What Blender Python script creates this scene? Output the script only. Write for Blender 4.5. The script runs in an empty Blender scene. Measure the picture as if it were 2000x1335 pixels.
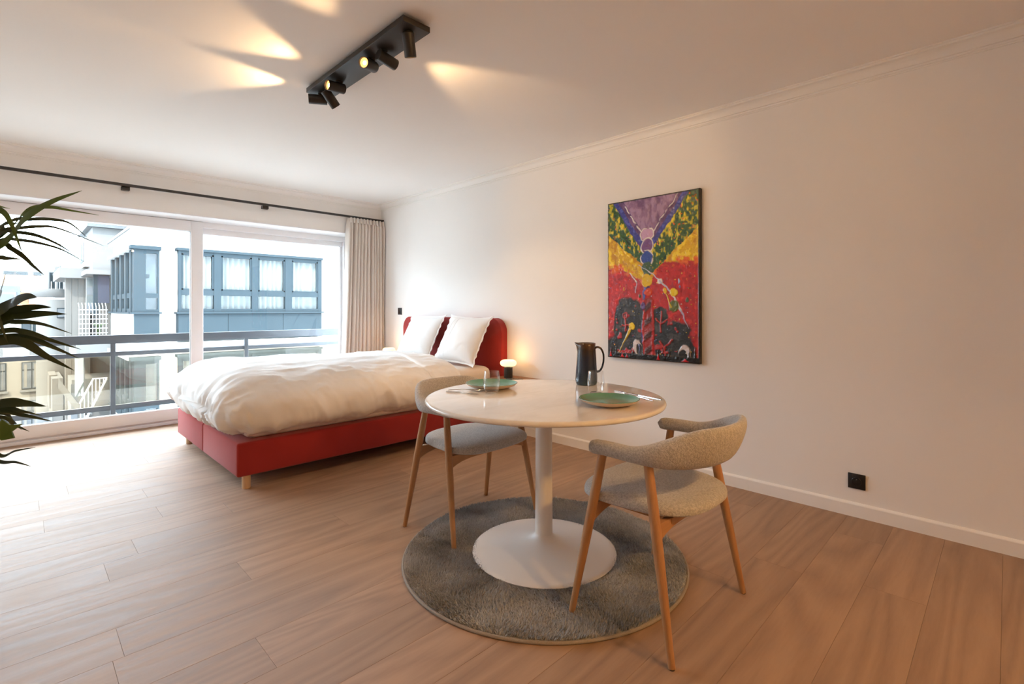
import bpy, bmesh, math, random
import numpy as np
from mathutils import Vector, Matrix, Euler

random.seed(7)
rng = np.random.default_rng(11)
SC = bpy.context.scene
COL = SC.collection
PI = math.pi

# ------------------------------------------------------------------ camera
FPX, CY, CAM_H = 968.0, 603.0, 1.14          # focal length in pixels of the 2000 px frame, horizon row, eye height
cam_d = bpy.data.cameras.new('camera')
cam = bpy.data.objects.new('camera', cam_d)
COL.objects.link(cam)
cam_d.sensor_width = 36.0
cam_d.lens = 36.0 * FPX / 2000.0
cam_d.shift_y = -(667.5 - CY) / 2000.0
cam_d.clip_start = 0.02
cam_d.clip_end = 400
cam.location = (0, 0, CAM_H)
cam.rotation_euler = (PI / 2, 0, -math.radians(44.97))
SC.camera = cam

# ------------------------------------------------------------------ sky, sun, exposure
world = bpy.data.worlds.new('sky')
SC.world = world
world.use_nodes = True
wn = world.node_tree
bg = wn.nodes['Background']
bg.inputs['Color'].default_value = (0.72, 0.86, 1.0, 1)
bg.inputs['Strength'].default_value = 13.0

sun_d = bpy.data.lights.new('sun', 'SUN')
sun_d.energy = 6.0
sun_d.angle = math.radians(0.8)
sun_d.color = (1.0, 0.97, 0.93)
sun = bpy.data.objects.new('sun', sun_d)
COL.objects.link(sun)
sun.rotation_euler = Vector((0.62, 0.80, -0.95)).to_track_quat('-Z', 'Y').to_euler()
sun.location = (-10, -10, 15)

SC.view_settings.view_transform = 'Standard'
SC.view_settings.look = 'None'
SC.view_settings.exposure = 0.58
SC.view_settings.gamma = 1.0
SC.view_settings.use_curve_mapping = False
try:
    SC.cycles.max_bounces = 10
    SC.cycles.diffuse_bounces = 7
    SC.cycles.glossy_bounces = 5
    SC.cycles.transmission_bounces = 10
    SC.cycles.transparent_max_bounces = 16
    SC.cycles.caustics_reflective = False
    SC.cycles.caustics_refractive = False
    SC.cycles.sample_clamp_indirect = 6.0
    SC.cycles.use_denoising = True
    SC.cycles.adaptive_threshold = 0.02
except Exception:
    pass

WARM = (1.0, 0.62, 0.30)
SPOT_W = 18.0
DAY_PORTAL = True

# room numbers
XW = 3.263        # picture wall
YW = 5.61         # window wall, inside face
XL, YB = -2.10, -3.0
CE = 2.45         # ceiling
YO = 5.97         # window wall, outside face
OX0, OX1, OZ1 = -1.75, 2.94, 2.045   # window opening

# ------------------------------------------------------------------ helpers
def link(o, parent=None):
    COL.objects.link(o)
    if parent is not None:
        o.parent = parent
    return o

def tag(o, label=None, cat=None, group=None, kind=None):
    if label: o['label'] = label
    if cat: o['category'] = cat
    if group: o['group'] = group
    if kind: o['kind'] = kind
    return o

def thing(name, label, cat, loc=(0, 0, 0), rotz=0.0, group=None):
    o = bpy.data.objects.new(name, None)
    o.empty_display_size = 0.05
    o.location = loc
    o.rotation_euler = (0, 0, rotz)
    link(o)
    return tag(o, label, cat, group)

def mesh(name, verts, faces, mat, parent=None, smooth=False, auto=None):
    me = bpy.data.meshes.new(name)
    me.from_pydata([tuple(v) for v in verts], [], [tuple(f) for f in faces])
    me.update()
    if mat: me.materials.append(mat)
    if smooth:
        me.polygons.foreach_set('use_smooth', [True] * len(me.polygons))
        if auto:
            try: me.set_sharp_from_angle(angle=math.radians(auto))
            except Exception: pass
    return link(bpy.data.objects.new(name, me), parent)

def bmobj(name, bm, mat, parent=None, smooth=False, auto=40):
    bmesh.ops.recalc_face_normals(bm, faces=bm.faces)
    me = bpy.data.meshes.new(name)
    bm.to_mesh(me); bm.free()
    if mat: me.materials.append(mat)
    if smooth:
        me.polygons.foreach_set('use_smooth', [True] * len(me.polygons))
        if auto: me.set_sharp_from_angle(angle=math.radians(auto))
    return link(bpy.data.objects.new(name, me), parent)

def bm_box(bm, a, b):
    x0, y0, z0 = a; x1, y1, z1 = b
    v = [bm.verts.new(p) for p in ((x0,y0,z0),(x1,y0,z0),(x1,y1,z0),(x0,y1,z0),(x0,y0,z1),(x1,y0,z1),(x1,y1,z1),(x0,y1,z1))]
    return [bm.faces.new([v[i] for i in f]) for f in ((0,3,2,1),(4,5,6,7),(0,1,5,4),(1,2,6,5),(2,3,7,6),(3,0,4,7))]

def box(name, a, b, mat, parent=None, bev=0.0, seg=2):
    bm = bmesh.new()
    bm_box(bm, a, b)
    if bev > 0:
        bmesh.ops.bevel(bm, geom=bm.edges[:], offset=bev, segments=seg, profile=0.5, affect='EDGES', clamp_overlap=True)
    return bmobj(name, bm, mat, parent, smooth=bev > 0, auto=50 if seg < 3 else 35)

def lathe_bm(bm, prof, seg=48, cx=0, cy=0):
    rings = []
    for r, z in prof:
        if r < 1e-6:
            rings.append([bm.verts.new((cx, cy, z))])
        else:
            rings.append([bm.verts.new((cx + r * math.cos(2*PI*i/seg), cy + r * math.sin(2*PI*i/seg), z)) for i in range(seg)])
    for a, b in zip(rings, rings[1:]):
        for i in range(seg):
            j = (i + 1) % seg
            if len(a) == 1 and len(b) == 1: continue
            if len(a) == 1: bm.faces.new((a[0], b[j], b[i]))
            elif len(b) == 1: bm.faces.new((a[i], a[j], b[0]))
            else: bm.faces.new((a[i], a[j], b[j], b[i]))
    return bm

def lathe(name, prof, mat, parent=None, seg=48, auto=35, cx=0, cy=0):
    return bmobj(name, lathe_bm(bmesh.new(), prof, seg, cx, cy), mat, parent, True, auto)

def tube_bm(bm, pts, radii, seg=12, cap=True):
    pts = [Vector(p) for p in pts]
    n = len(pts)
    if not hasattr(radii, '__len__'): radii = [radii] * n
    rings = []
    up = Vector((0.13, 0.27, 0.95)).normalized()
    for i, p in enumerate(pts):
        t = (pts[min(i+1, n-1)] - pts[max(i-1, 0)]).normalized()
        s = t.cross(up)
        if s.length < 1e-4: s = t.cross(Vector((1, 0, 0)))
        s.normalize(); u = s.cross(t).normalized()
        rings.append([bm.verts.new(p + radii[i] * (math.cos(2*PI*k/seg) * s + math.sin(2*PI*k/seg) * u)) for k in range(seg)])
    for a, b in zip(rings, rings[1:]):
        for i in range(seg):
            j = (i + 1) % seg
            bm.faces.new((a[i], a[j], b[j], b[i]))
    if cap:
        bm.faces.new(rings[0][::-1]); bm.faces.new(rings[-1])
    return bm

def tube(name, pts, radii, mat, parent=None, seg=12, auto=50):
    return bmobj(name, tube_bm(bmesh.new(), pts, radii, seg), mat, parent, True, auto)

def catmull(pts, sub=6):
    P = [Vector(p) for p in pts]
    P = [P[0] * 2 - P[1]] + P + [P[-1] * 2 - P[-2]]
    out = []
    for i in range(1, len(P) - 2):
        p0, p1, p2, p3 = P[i-1:i+3]
        for k in range(sub):
            t = k / sub
            out.append(0.5 * ((2*p1) + (p2-p0)*t + (2*p0-5*p1+4*p2-p3)*t*t + (3*p1-p0-3*p2+p3)*t*t*t))
    out.append(P[-2])
    return out

def prism(name, poly, lo, hi, axis, mat, parent=None, smooth=False):
    """poly in the two other axes, extruded along axis from lo to hi"""
    def pt(p, h):
        if axis == 'x': return (h, p[0], p[1])
        if axis == 'y': return (p[0], h, p[1])
        return (p[0], p[1], h)
    n = len(poly)
    bm = bmesh.new()
    A = [bm.verts.new(pt(p, lo)) for p in poly]; B = [bm.verts.new(pt(p, hi)) for p in poly]
    bm.faces.new(A); bm.faces.new(B[::-1])
    for i in range(n):
        j = (i + 1) % n
        bm.faces.new((A[i], A[j], B[j], B[i]))
    return bmobj(name, bm, mat, parent, smooth, 30)

def copy_tree(o, parent=None):
    c = o.copy(); COL.objects.link(c); c.parent = parent
    for ch in [x for x in bpy.data.objects if x.parent == o]:
        copy_tree(ch, c)
    return c

# vectorised value noise
_perm = np.random.default_rng(3).random((64, 64, 64)).astype(np.float32)
def vnoise(p):
    p = np.asarray(p, dtype=np.float64)
    i = np.floor(p).astype(int); f = p - i
    f = f * f * (3 - 2 * f)
    r = 0
    for dx in (0, 1):
        for dy in (0, 1):
            for dz in (0, 1):
                w = (f[..., 0] if dx else 1 - f[..., 0]) * (f[..., 1] if dy else 1 - f[..., 1]) * (f[..., 2] if dz else 1 - f[..., 2])
                r = r + w * _perm[(i[..., 0] + dx) % 64, (i[..., 1] + dy) % 64, (i[..., 2] + dz) % 64]
    return r * 2 - 1
def fbm(p, o=4):
    a, s, q = 0.5, 0, np.asarray(p, dtype=np.float64)
    for _ in range(o):
        s = s + a * vnoise(q); a *= 0.5; q = q * 2.03 + 7.1
    return s

# ------------------------------------------------------------------ materials
def newmat(name):
    m = bpy.data.materials.new(name); m.use_nodes = True
    nt = m.node_tree
    return m, nt, nt.nodes['Principled BSDF']

def N(nt, t, **kw):
    n = nt.nodes.new(t)
    for k, v in kw.items():
        if k in n.inputs: n.inputs[k].default_value = v
        else: setattr(n, k, v)
    return n

def mat(name, col, rough=0.5, metal=0.0, spec=0.5, var=0.06, scale=8.0, bump=0.0, bscale=60.0, sheen=0.0, coat=0.0, stretch=None):
    """principled surface with a little procedural colour variation and relief"""
    m, nt, b = newmat(name)
    L = nt.links.new
    tc = N(nt, 'ShaderNodeTexCoord')
    src = tc.outputs['Object']
    if stretch:
        mp = N(nt, 'ShaderNodeMapping'); mp.inputs['Scale'].default_value = stretch
        L(src, mp.inputs['Vector']); src = mp.outputs['Vector']
    no = N(nt, 'ShaderNodeTexNoise', Scale=scale, Detail=4.0)
    L(src, no.inputs['Vector'])
    rp = N(nt, 'ShaderNodeValToRGB')
    lo = [max(0, c * (1 - var)) for c in col]; hi = [min(1, c * (1 + var)) for c in col]
    rp.color_ramp.elements[0].color = (*lo, 1); rp.color_ramp.elements[1].color = (*hi, 1)
    rp.color_ramp.elements[0].position = 0.3; rp.color_ramp.elements[1].position = 0.7
    L(no.outputs['Fac'], rp.inputs['Fac']); L(rp.outputs['Color'], b.inputs['Base Color'])
    b.inputs['Roughness'].default_value = rough
    b.inputs['Metallic'].default_value = metal
    b.inputs['Specular IOR Level'].default_value = spec
    if sheen:
        b.inputs['Sheen Weight'].default_value = sheen
        b.inputs['Sheen Roughness'].default_value = 0.5
    if coat:
        b.inputs['Coat Weight'].default_value = coat; b.inputs['Coat Roughness'].default_value = 0.06
    if bump:
        n2 = N(nt, 'ShaderNodeTexNoise', Scale=bscale, Detail=3.0)
        L(src, n2.inputs['Vector'])
        bp = N(nt, 'ShaderNodeBump', Strength=bump, Distance=0.004)
        L(n2.outputs['Fac'], bp.inputs['Height']); L(bp.outputs['Normal'], b.inputs['Normal'])
    return m

def emit(name, col, strength):
    m, nt, b = newmat(name)
    no = N(nt, 'ShaderNodeTexNoise', Scale=3.0)
    b.inputs['Base Color'].default_value = (*col, 1)
    b.inputs['Emission Color'].default_value = (*col, 1)
    b.inputs['Emission Strength'].default_value = strength
    b.inputs['Roughness'].default_value = 0.4
    return m

def pane(name, tint=(1, 1, 1), refl=0.07, rough=0.0, edge=1.0, power=5.0):
    """thin sheet of glass: mostly clear, some mirror"""
    m, nt, b = newmat(name)
    L = nt.links.new
    nt.nodes.remove(b)
    out = nt.nodes['Material Output']
    tr = N(nt, 'ShaderNodeBsdfTransparent'); tr.inputs['Color'].default_value = (*tint, 1)
    gl = N(nt, 'ShaderNodeBsdfGlossy'); gl.inputs['Roughness'].default_value = rough
    lw = N(nt, 'ShaderNodeLayerWeight'); lw.inputs['Blend'].default_value = 0.5
    pw = N(nt, 'ShaderNodeMath', operation='POWER'); pw.inputs[1].default_value = power
    ml = N(nt, 'ShaderNodeMath', operation='MULTIPLY_ADD'); ml.inputs[1].default_value = 0.85 * edge; ml.inputs[2].default_value = refl
    mx = N(nt, 'ShaderNodeMixShader')
    L(lw.outputs['Facing'], pw.inputs[0]); L(pw.outputs[0], ml.inputs[0]); L(ml.outputs[0], mx.inputs[0])
    L(tr.outputs[0], mx.inputs[1]); L(gl.outputs[0], mx.inputs[2]); L(mx.outputs[0], out.inputs['Surface'])
    return m

M = {}
M['wall'] = mat('wall_paint', (0.85, 0.83, 0.805), 0.75, var=0.012, scale=1.2, bump=0.05, bscale=220, spec=0.3)
M['ceil'] = mat('ceiling_paint', (0.92, 0.91, 0.895), 0.8, var=0.01, scale=1.0, bump=0.03, bscale=200, spec=0.25)
M['trim'] = mat('trim_paint', (0.86, 0.84, 0.81), 0.45, var=0.01, scale=2, spec=0.45)
M['upvc'] = mat('white_window_plastic', (0.83, 0.83, 0.85), 0.35, var=0.015, scale=3)
M['gasket'] = mat('window_gasket', (0.30, 0.29, 0.28), 0.6)
M['black'] = mat('matt_black_metal', (0.022, 0.020, 0.020), 0.42, var=0.15, scale=30)
M['blackp'] = mat('black_plastic', (0.008, 0.007, 0.007), 0.4, var=0.15, scale=40)
M['glass'] = pane('window_glass', (0.97, 0.985, 0.98), 0.025)
M['bronze'] = pane('bronze_tinted_glass', (0.95, 0.87, 0.755), 0.05)
M['clearp'] = pane('clear_rail_glass', (0.86, 0.93, 0.96), 0.06)

def wood(name, dark, mid, light, rough=0.5, scale=1.0, axis='x', bump=0.15, spec=0.45, cath=0.5, rnd=0.10):
    """grain along one object axis, offset per object so that no two boards repeat"""
    m, nt, b = newmat(name)
    L = nt.links.new
    tc = N(nt, 'ShaderNodeTexCoord'); oi = N(nt, 'ShaderNodeObjectInfo')
    ad = N(nt, 'ShaderNodeVectorMath', operation='MULTIPLY_ADD')
    cmb = N(nt, 'ShaderNodeCombineXYZ')
    for k in range(3): L(oi.outputs['Random'], cmb.inputs[k])
    ad.inputs[1].default_value = (37.0, 19.0, 11.0)
    L(cmb.outputs[0], ad.inputs[0]); L(tc.outputs['Object'], ad.inputs[2])
    st = {'x': (0.10, 1, 1), 'y': (1, 0.10, 1), 'z': (1, 1, 0.10)}[axis]
    mp = N(nt, 'ShaderNodeMapping'); mp.inputs['Scale'].default_value = [s * scale for s in st]
    L(ad.outputs[0], mp.inputs['Vector'])
    n1 = N(nt, 'ShaderNodeTexNoise', Scale=9.0, Detail=5.0, Roughness=0.6, Distortion=0.6); L(mp.outputs[0], n1.inputs['Vector'])
    n2 = N(nt, 'ShaderNodeTexNoise', Scale=95.0, Detail=4.0, Roughness=0.65); L(mp.outputs[0], n2.inputs['Vector'])
    # cathedral figure: bands of a broad noise field
    n3 = N(nt, 'ShaderNodeTexNoise', Scale=3.4, Detail=1.5, Roughness=0.45, Distortion=0.3); L(mp.outputs[0], n3.inputs['Vector'])
    mu = N(nt, 'ShaderNodeMath', operation='MULTIPLY'); mu.inputs[1].default_value = 26.0
    L(n3.outputs['Fac'], mu.inputs[0])
    fr = N(nt, 'ShaderNodeMath', operation='PINGPONG'); fr.inputs[1].default_value = 1.0; L(mu.outputs[0], fr.inputs[0])
    a1 = N(nt, 'ShaderNodeMath', operation='MULTIPLY'); a1.inputs[1].default_value = 0.28 * cath; L(fr.outputs[0], a1.inputs[0])
    a2 = N(nt, 'ShaderNodeMath', operation='MULTIPLY_ADD'); a2.inputs[1].default_value = 0.55; L(n1.outputs['Fac'], a2.inputs[0]); L(a1.outputs[0], a2.inputs[2])
    a3 = N(nt, 'ShaderNodeMath', operation='MULTIPLY_ADD'); a3.inputs[1].default_value = 0.30; L(n2.outputs['Fac'], a3.inputs[0]); L(a2.outputs[0], a3.inputs[2])
    rp = N(nt, 'ShaderNodeValToRGB')
    e = rp.color_ramp.elements
    e[0].position = 0.30; e[0].color = (*dark, 1); e[1].position = 0.72; e[1].color = (*light, 1)
    k = e.new(0.48); k.color = (*mid, 1)
    L(a3.outputs[0], rp.inputs['Fac'])
    hs = N(nt, 'ShaderNodeHueSaturation')
    mr = N(nt, 'ShaderNodeMapRange'); mr.inputs['To Min'].default_value = 1 - rnd; mr.inputs['To Max'].default_value = 1 + rnd
    L(oi.outputs['Random'], mr.inputs['Value']); L(mr.outputs[0], hs.inputs['Value'])
    L(rp.outputs[0], hs.inputs['Color']); L(hs.outputs[0], b.inputs['Base Color'])
    rr = N(nt, 'ShaderNodeMapRange'); rr.inputs['To Min'].default_value = rough - 0.03; rr.inputs['To Max'].default_value = rough + 0.04
    L(fr.outputs[0], rr.inputs['Value']); L(rr.outputs[0], b.inputs['Roughness'])
    b.inputs['Specular IOR Level'].default_value = spec
    bp = N(nt, 'ShaderNodeBump', Strength=bump, Distance=0.002)
    L(n2.outputs['Fac'], bp.inputs['Height']); L(bp.outputs[0], b.inputs['Normal'])
    return m

M['floor'] = wood('oak_floor_board', (0.25, 0.148, 0.089), (0.315, 0.190, 0.115), (0.385, 0.242, 0.150), rough=0.62, cath=1.0, bump=0.22, spec=0.85, rnd=0.09)
M['subfloor'] = mat('floor_joint', (0.20, 0.125, 0.08), 0.8)
M['beech'] = wood('oiled_beech', (0.34, 0.165, 0.07), (0.42, 0.215, 0.095), (0.48, 0.265, 0.13), rough=0.45, scale=2.0, axis='z', bump=0.05, cath=0.25, rnd=0.05)
M['bedleg'] = wood('pale_beech', (0.50, 0.33, 0.20), (0.58, 0.40, 0.25), (0.64, 0.46, 0.31), rough=0.5, scale=2.0, axis='z', bump=0.05, cath=0.2)
M['walnut'] = wood('warm_walnut', (0.20, 0.09, 0.04), (0.30, 0.14, 0.065), (0.38, 0.19, 0.09), rough=0.45, scale=2.0, axis='y', bump=0.05, cath=0.3)

def fabric(name, c0, c1, scale=420, bump=0.5, rough=0.95, sheen=0.25, stretch=(1, 1, 1), rp0=0.35, rp1=0.65, dist=0.002):
    m, nt, b = newmat(name)
    L = nt.links.new
    tc = N(nt, 'ShaderNodeTexCoord')
    mp = N(nt, 'ShaderNodeMapping'); mp.inputs['Scale'].default_value = stretch; L(tc.outputs['Object'], mp.inputs['Vector'])
    n1 = N(nt, 'ShaderNodeTexNoise', Scale=scale, Detail=2.0, Roughness=0.7); L(mp.outputs[0], n1.inputs['Vector'])
    n2 = N(nt, 'ShaderNodeTexNoise', Scale=6.0, Detail=3.0); L(tc.outputs['Object'], n2.inputs['Vector'])
    a = N(nt, 'ShaderNodeMath', operation='MULTIPLY_ADD'); a.inputs[1].default_value = 0.25; L(n2.outputs['Fac'], a.inputs[0]); L(n1.outputs['Fac'], a.inputs[2])
    s = N(nt, 'ShaderNodeMath', operation='SUBTRACT'); s.inputs[1].default_value = 0.125; L(a.outputs[0], s.inputs[0])
    rp = N(nt, 'ShaderNodeValToRGB')
    rp.color_ramp.elements[0].position = rp0; rp.color_ramp.elements[0].color = (*c0, 1)
    rp.color_ramp.elements[1].position = rp1; rp.color_ramp.elements[1].color = (*c1, 1)
    L(s.outputs[0], rp.inputs['Fac']); L(rp.outputs[0], b.inputs['Base Color'])
    b.inputs['Roughness'].default_value = rough
    b.inputs['Specular IOR Level'].default_value = 0.2
    b.inputs['Sheen Weight'].default_value = sheen
    bp = N(nt, 'ShaderNodeBump', Strength=bump, Distance=dist); L(n1.outputs['Fac'], bp.inputs['Height']); L(bp.outputs[0], b.inputs['Normal'])
    return m

M['red'] = fabric('red_felt', (0.27, 0.018, 0.017), (0.36, 0.032, 0.030), scale=500, bump=0.3)
M['oat'] = fabric('oatmeal_boucle', (0.35, 0.335, 0.325), (0.53, 0.51, 0.495), scale=150, bump=1.0, dist=.0035)
M['linen'] = fabric('white_bed_linen', (0.80, 0.79, 0.78), (0.85, 0.84, 0.83), scale=500, bump=0.08, rough=0.85, sheen=0.1)
M['sheet'] = fabric('white_fitted_sheet', (0.78, 0.75, 0.72), (0.83, 0.80, 0.77), scale=500, bump=0.08, rough=0.85, sheen=0.1)
M['curtain'] = fabric('beige_curtain_cloth', (0.64, 0.58, 0.525), (0.72, 0.66, 0.605), scale=400, bump=0.2)
M['binding'] = fabric('rug_binding_cloth', (0.26, 0.225, 0.19), (0.36, 0.31, 0.265), scale=500, bump=0.6)

# ------------------------------------------------------------------ setting: floor of boards
floor = box('floor', (XL, YB, -0.12), (XW, YO, -0.014), M['subfloor'])
tag(floor, 'warm oak plank floor running parallel to the window', 'floor', kind='structure')
ROW, Y0 = 0.2033, 2.05
joint = {0: .25, 4: .40, 1: .70, 7: .10, -2: .585, 5: .857, 8: .56, 10: .225, 12: .69}
PL = 1.52
kmin = math.floor((YB - Y0) / ROW); kmax = math.ceil((5.885 - Y0) / ROW)
for k in range(kmin, kmax):
    ya, yb = max(YB, Y0 + k * ROW), min(5.885, Y0 + (k + 1) * ROW)
    off = joint.get(k, random.uniform(0, PL))
    xs = [XL] + [x for x in [off + PL * j for j in range(-4, 5)] if XL + .08 < x < XW - .08] + [XW]
    for xa, xb in zip(xs, xs[1:]):
        g = 0.00028
        bm = bmesh.new()
        bm_box(bm, (xa + g, ya + g, -0.014), (xb - g, yb - g, 0.0))
        es = [e for e in bm.edges if all(v.co.z > -1e-6 for v in e.verts)]
        bmesh.ops.bevel(bm, geom=es, offset=0.0005, segments=1, affect='EDGES')
        cx_, cy_ = (xa + xb) / 2, (ya + yb) / 2
        bmesh.ops.translate(bm, verts=bm.verts, vec=(-cx_, -cy_, 0))
        o = bmobj('plank', bm, M['floor'], floor)
        o.location = (cx_, cy_, 0)

# ------------------------------------------------------------------ setting: walls, ceiling, trim
T = 0.25
def struct(o, label, cat): return tag(o, label, cat, kind='structure')
ceiling = struct(box('ceiling', (XL - T, YB - T, CE), (XW + T, YO, CE + 0.22), M['ceil']), 'plain white plaster ceiling above the whole room', 'ceiling')
struct(box('wall_right', (XW, YB - T, -0.12), (XW + T, YO, CE), M['wall']), 'long off-white wall behind the painting and headboard', 'wall')
struct(box('wall_left', (XL - T, YB - T, -0.12), (XL, YO, CE), M['wall']), 'off-white side wall left of the window', 'wall')
struct(box('wall_back', (XL, YB - T, -0.12), (XW, YB, CE), M['wall']), 'off-white wall at the rear of the room', 'wall')
bm = bmesh.new()
bm_box(bm, (XL, YW, OZ1), (XW, YO, CE))
bm_box(bm, (OX1, YW, -0.12), (XW, YO, OZ1))
bm_box(bm, (XL, YW, -0.12), (OX0, YO, OZ1))
struct(bmobj('wall_window', bm, M['wall']), 'off-white wall around the wide sliding window', 'wall')

# skirting along the picture wall, in two lengths
bp = [(0, 0), (-0.014, 0), (-0.014, 0.066), (-0.012, 0.070), (-0.003, 0.077), (0, 0.078)]
base = prism('baseboard_right', [(XW + a, b) for a, b in bp], 1.153, YW, 'y', M['trim'])
struct(base, 'white skirting board along the picture wall', 'baseboard')
prism('board_length', [(XW + a, b) for a, b in bp], YB, 1.1518, 'y', M['trim'], base)

# coved cornice: stepped profile (distance from wall, drop from ceiling)
cp = [(0, 0), (0.055, 0), (0.055, -0.006), (0.047, -0.009), (0.047, -0.018), (0.042, -0.020)]
for i in range(7):
    a_ = i / 6 * PI / 2
    cp.append((0.042 - 0.026 * math.sin(a_), -0.020 - 0.038 * (1 - math.cos(a_)) ))
cp += [(0.016, -0.062), (0.009, -0.064), (0.009, -0.074), (0.004, -0.076), (0.004, -0.082), (0, -0.083)]
struct(prism('trim_1', [(XW - a, CE + b) for a, b in cp], YB, YW, 'y', M['trim']), 'white plaster cornice above the picture wall', 'cornice')
struct(prism('trim_2', [(YW - a, CE + b) for a, b in cp], XL, XW, 'x', M['trim']), 'white plaster cornice above the window wall', 'cornice')

# ------------------------------------------------------------------ the sliding window
def wnd(name, label): return struct(thing(name, label, 'window'), label, 'window')
w1 = wnd('window_1', 'white sliding window sash left of the thick white mullion')
w2 = wnd('window_2', 'white fixed window pane right of the thick white mullion')
ZB = 0.0
# outer frame (belongs to the fixed light)
fy0, fy1 = 5.86, 5.95
box('frame_head', (OX0, fy0 - .01, 1.975), (OX1, fy1, OZ1), M['upvc'], w2, .004)
box('frame_jamb', (OX1 - .055, fy0, 0), (OX1, fy1, 1.975), M['upvc'], w2, .004)
box('frame_jamb', (OX0, fy0, 0), (OX0 + .06, fy1, 1.975), M['upvc'], w2, .004)
box('threshold', (OX0, 5.865, -.02), (OX1, fy1 + .02, 0.045), M['upvc'], w2, .004)
box('threshold_lip', (OX0 + .06, 5.845, 0.0), (OX1 - .055, 5.866, 0.03), M['upvc'], w2, .003)
# fixed light
fx0, fx1 = 1.30, OX1 - .055
box('fixed_rail', (fx0, 5.905, .045), (fx1, 5.945, .165), M['upvc'], w2, .004)
box('fixed_rail', (fx0, 5.905, 1.915), (fx1, 5.945, 1.976), M['upvc'], w2, .004)
box('fixed_stile', (fx0, 5.905, .165), (fx0 + .07, 5.945, 1.915), M['upvc'], w2, .004)
box('fixed_stile', (fx1 - .03, 5.905, .165), (fx1, 5.945, 1.915), M['upvc'], w2, .004)
box('glass_pane', (fx0 + .06, 5.922, .16), (fx1 - .02, 5.928, 1.92), M['glass'], w2)
# sliding sash in front
sx0, sx1 = -1.66, 1.352
sy0, sy1 = 5.835, 5.897
box('sash_stile', (sx1 - .108, sy0, .04), (sx1, sy1, 2.03), M['upvc'], w1, .006, 3)
box('sash_stile', (sx0, sy0, .04), (sx0 + .108, sy1, 2.03), M['upvc'], w1, .006, 3)
box('sash_rail', (sx0 + .108, sy0, .045), (sx1 - .108, sy1, .158), M['upvc'], w1, .005)
box('sash_rail', (sx0 + .108, sy0, 1.925), (sx1 - .108, sy1, 2.03), M['upvc'], w1, .005)
box('glass_pane', (sx0 + .10, 5.862, .15), (sx1 - .10, 5.868, 1.93), M['glass'], w1)
box('gasket', (sx1 - .112, 5.85, .158), (sx1 - .107, 5.88, 1.925), M['gasket'], w1)
box('gasket', (sx0 + .108, 5.85, .156), (sx1 - .108, 5.88, .160), M['gasket'], w1)
box('gasket', (sx0 + .06, sy0 + .012, 2.03), (sx1 - .002, sy1, 2.036), M['gasket'], w1)
# casing strip round the opening
tr = prism('trim_3', [(YW - .006, OZ1 + .012), (YW - .006, OZ1 - .0), (YW + .05, OZ1 - .012), (YW + .24, OZ1 - .012), (YW + .24, OZ1 + .012)], OX0, OX1, 'x', M['upvc'])
struct(tr, 'white lining strip under the lintel above the window', 'trim')

portal = None
if DAY_PORTAL:
    pd = bpy.data.lights.new('window_portal', 'AREA')
    pd.shape = 'RECTANGLE'; pd.size = OX1 - OX0; pd.size_y = OZ1
    pd.cycles.is_portal = True
    portal = bpy.data.objects.new('window_portal', pd); COL.objects.link(portal)
    portal.location = ((OX0 + OX1) / 2, YO + .01, OZ1 / 2)
    portal.rotation_euler = Vector((0, -1, 0)).to_track_quat('-Z', 'Z').to_euler()

# ------------------------------------------------------------------ rug
RX, RY, RR = 1.744, 1.541, 0.647
RUGT = 0.013
rug = thing('round_rug', 'round grey-brown plush rug under the pedestal table', 'rug', (RX, RY, 0))
def rug_mat():
    m, nt, b = newmat('plush_rug_pile')
    L = nt.links.new
    at = N(nt, 'ShaderNodeVertexColor'); at.layer_name = 'tone'
    L(at.outputs['Color'], b.inputs['Base Color'])
    b.inputs['Roughness'].default_value = 0.9; b.inputs['Specular IOR Level'].default_value = 0.2; b.inputs['Sheen Weight'].default_value = 0.35
    return m
M['pile'] = rug_mat()
M['pilebase'] = fabric('rug_backing_pile', (0.22, 0.205, 0.19), (0.34, 0.32, 0.30), scale=300, bump=1.0)
lathe('backing', [(0, 0.001), (RR - .012, 0.001), (RR - .006, 0.004), (RR - .008, 0.009), (RR - .02, RUGT), (0, RUGT)], M['pilebase'], rug, 96)
bm = bmesh.new()
pts = [(RR - .004 + 0, 0)] 
seg, ring = 96, 8
vs = [[bm.verts.new(((RR - .006 + .006 * math.cos(2*PI*j/ring)) * math.cos(2*PI*i/seg), (RR - .006 + .006 * math.cos(2*PI*j/ring)) * math.sin(2*PI*i/seg), .0065 + .006 * math.sin(2*PI*j/ring))) for j in range(ring)] for i in range(seg)]
for i in range(seg):
    for j in range(ring):
        bm.faces.new((vs[i][j], vs[(i+1) % seg][j], vs[(i+1) % seg][(j+1) % ring], vs[i][(j+1) % ring]))
bmobj('binding', bm, M['binding'], rug, True, None)
# the pile: short tufts that lean with a wandering nap
NB = 75000
ra = np.sqrt(rng.uniform((0.26) ** 2, (RR - .012) ** 2, NB)); th = rng.uniform(0, 2 * PI, NB)
px, py = ra * np.cos(th), ra * np.sin(th)
q = np.stack([px * 5, py * 5, np.zeros(NB)], -1)
nap = fbm(q, 3) * 5.0 + 0.6
lean = 0.006 + 0.004 * vnoise(q * 2.3 + 4)
ht = 0.0085 + 0.005 * rng.random(NB) + 0.008 * fbm(q * 1.7 + 9, 3)
w = 0.0024 + 0.0018 * rng.random(NB)
ja = nap + rng.normal(0, 0.9, NB)
tx, ty = px + lean * np.cos(ja) * 1.3, py + lean * np.sin(ja) * 1.3
pa = rng.uniform(0, 2 * PI, NB)
V = np.zeros((NB, 3, 3))
V[:, 0] = np.stack([px - w * np.cos(pa), py - w * np.sin(pa), np.full(NB, RUGT - .002)], -1)
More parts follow.
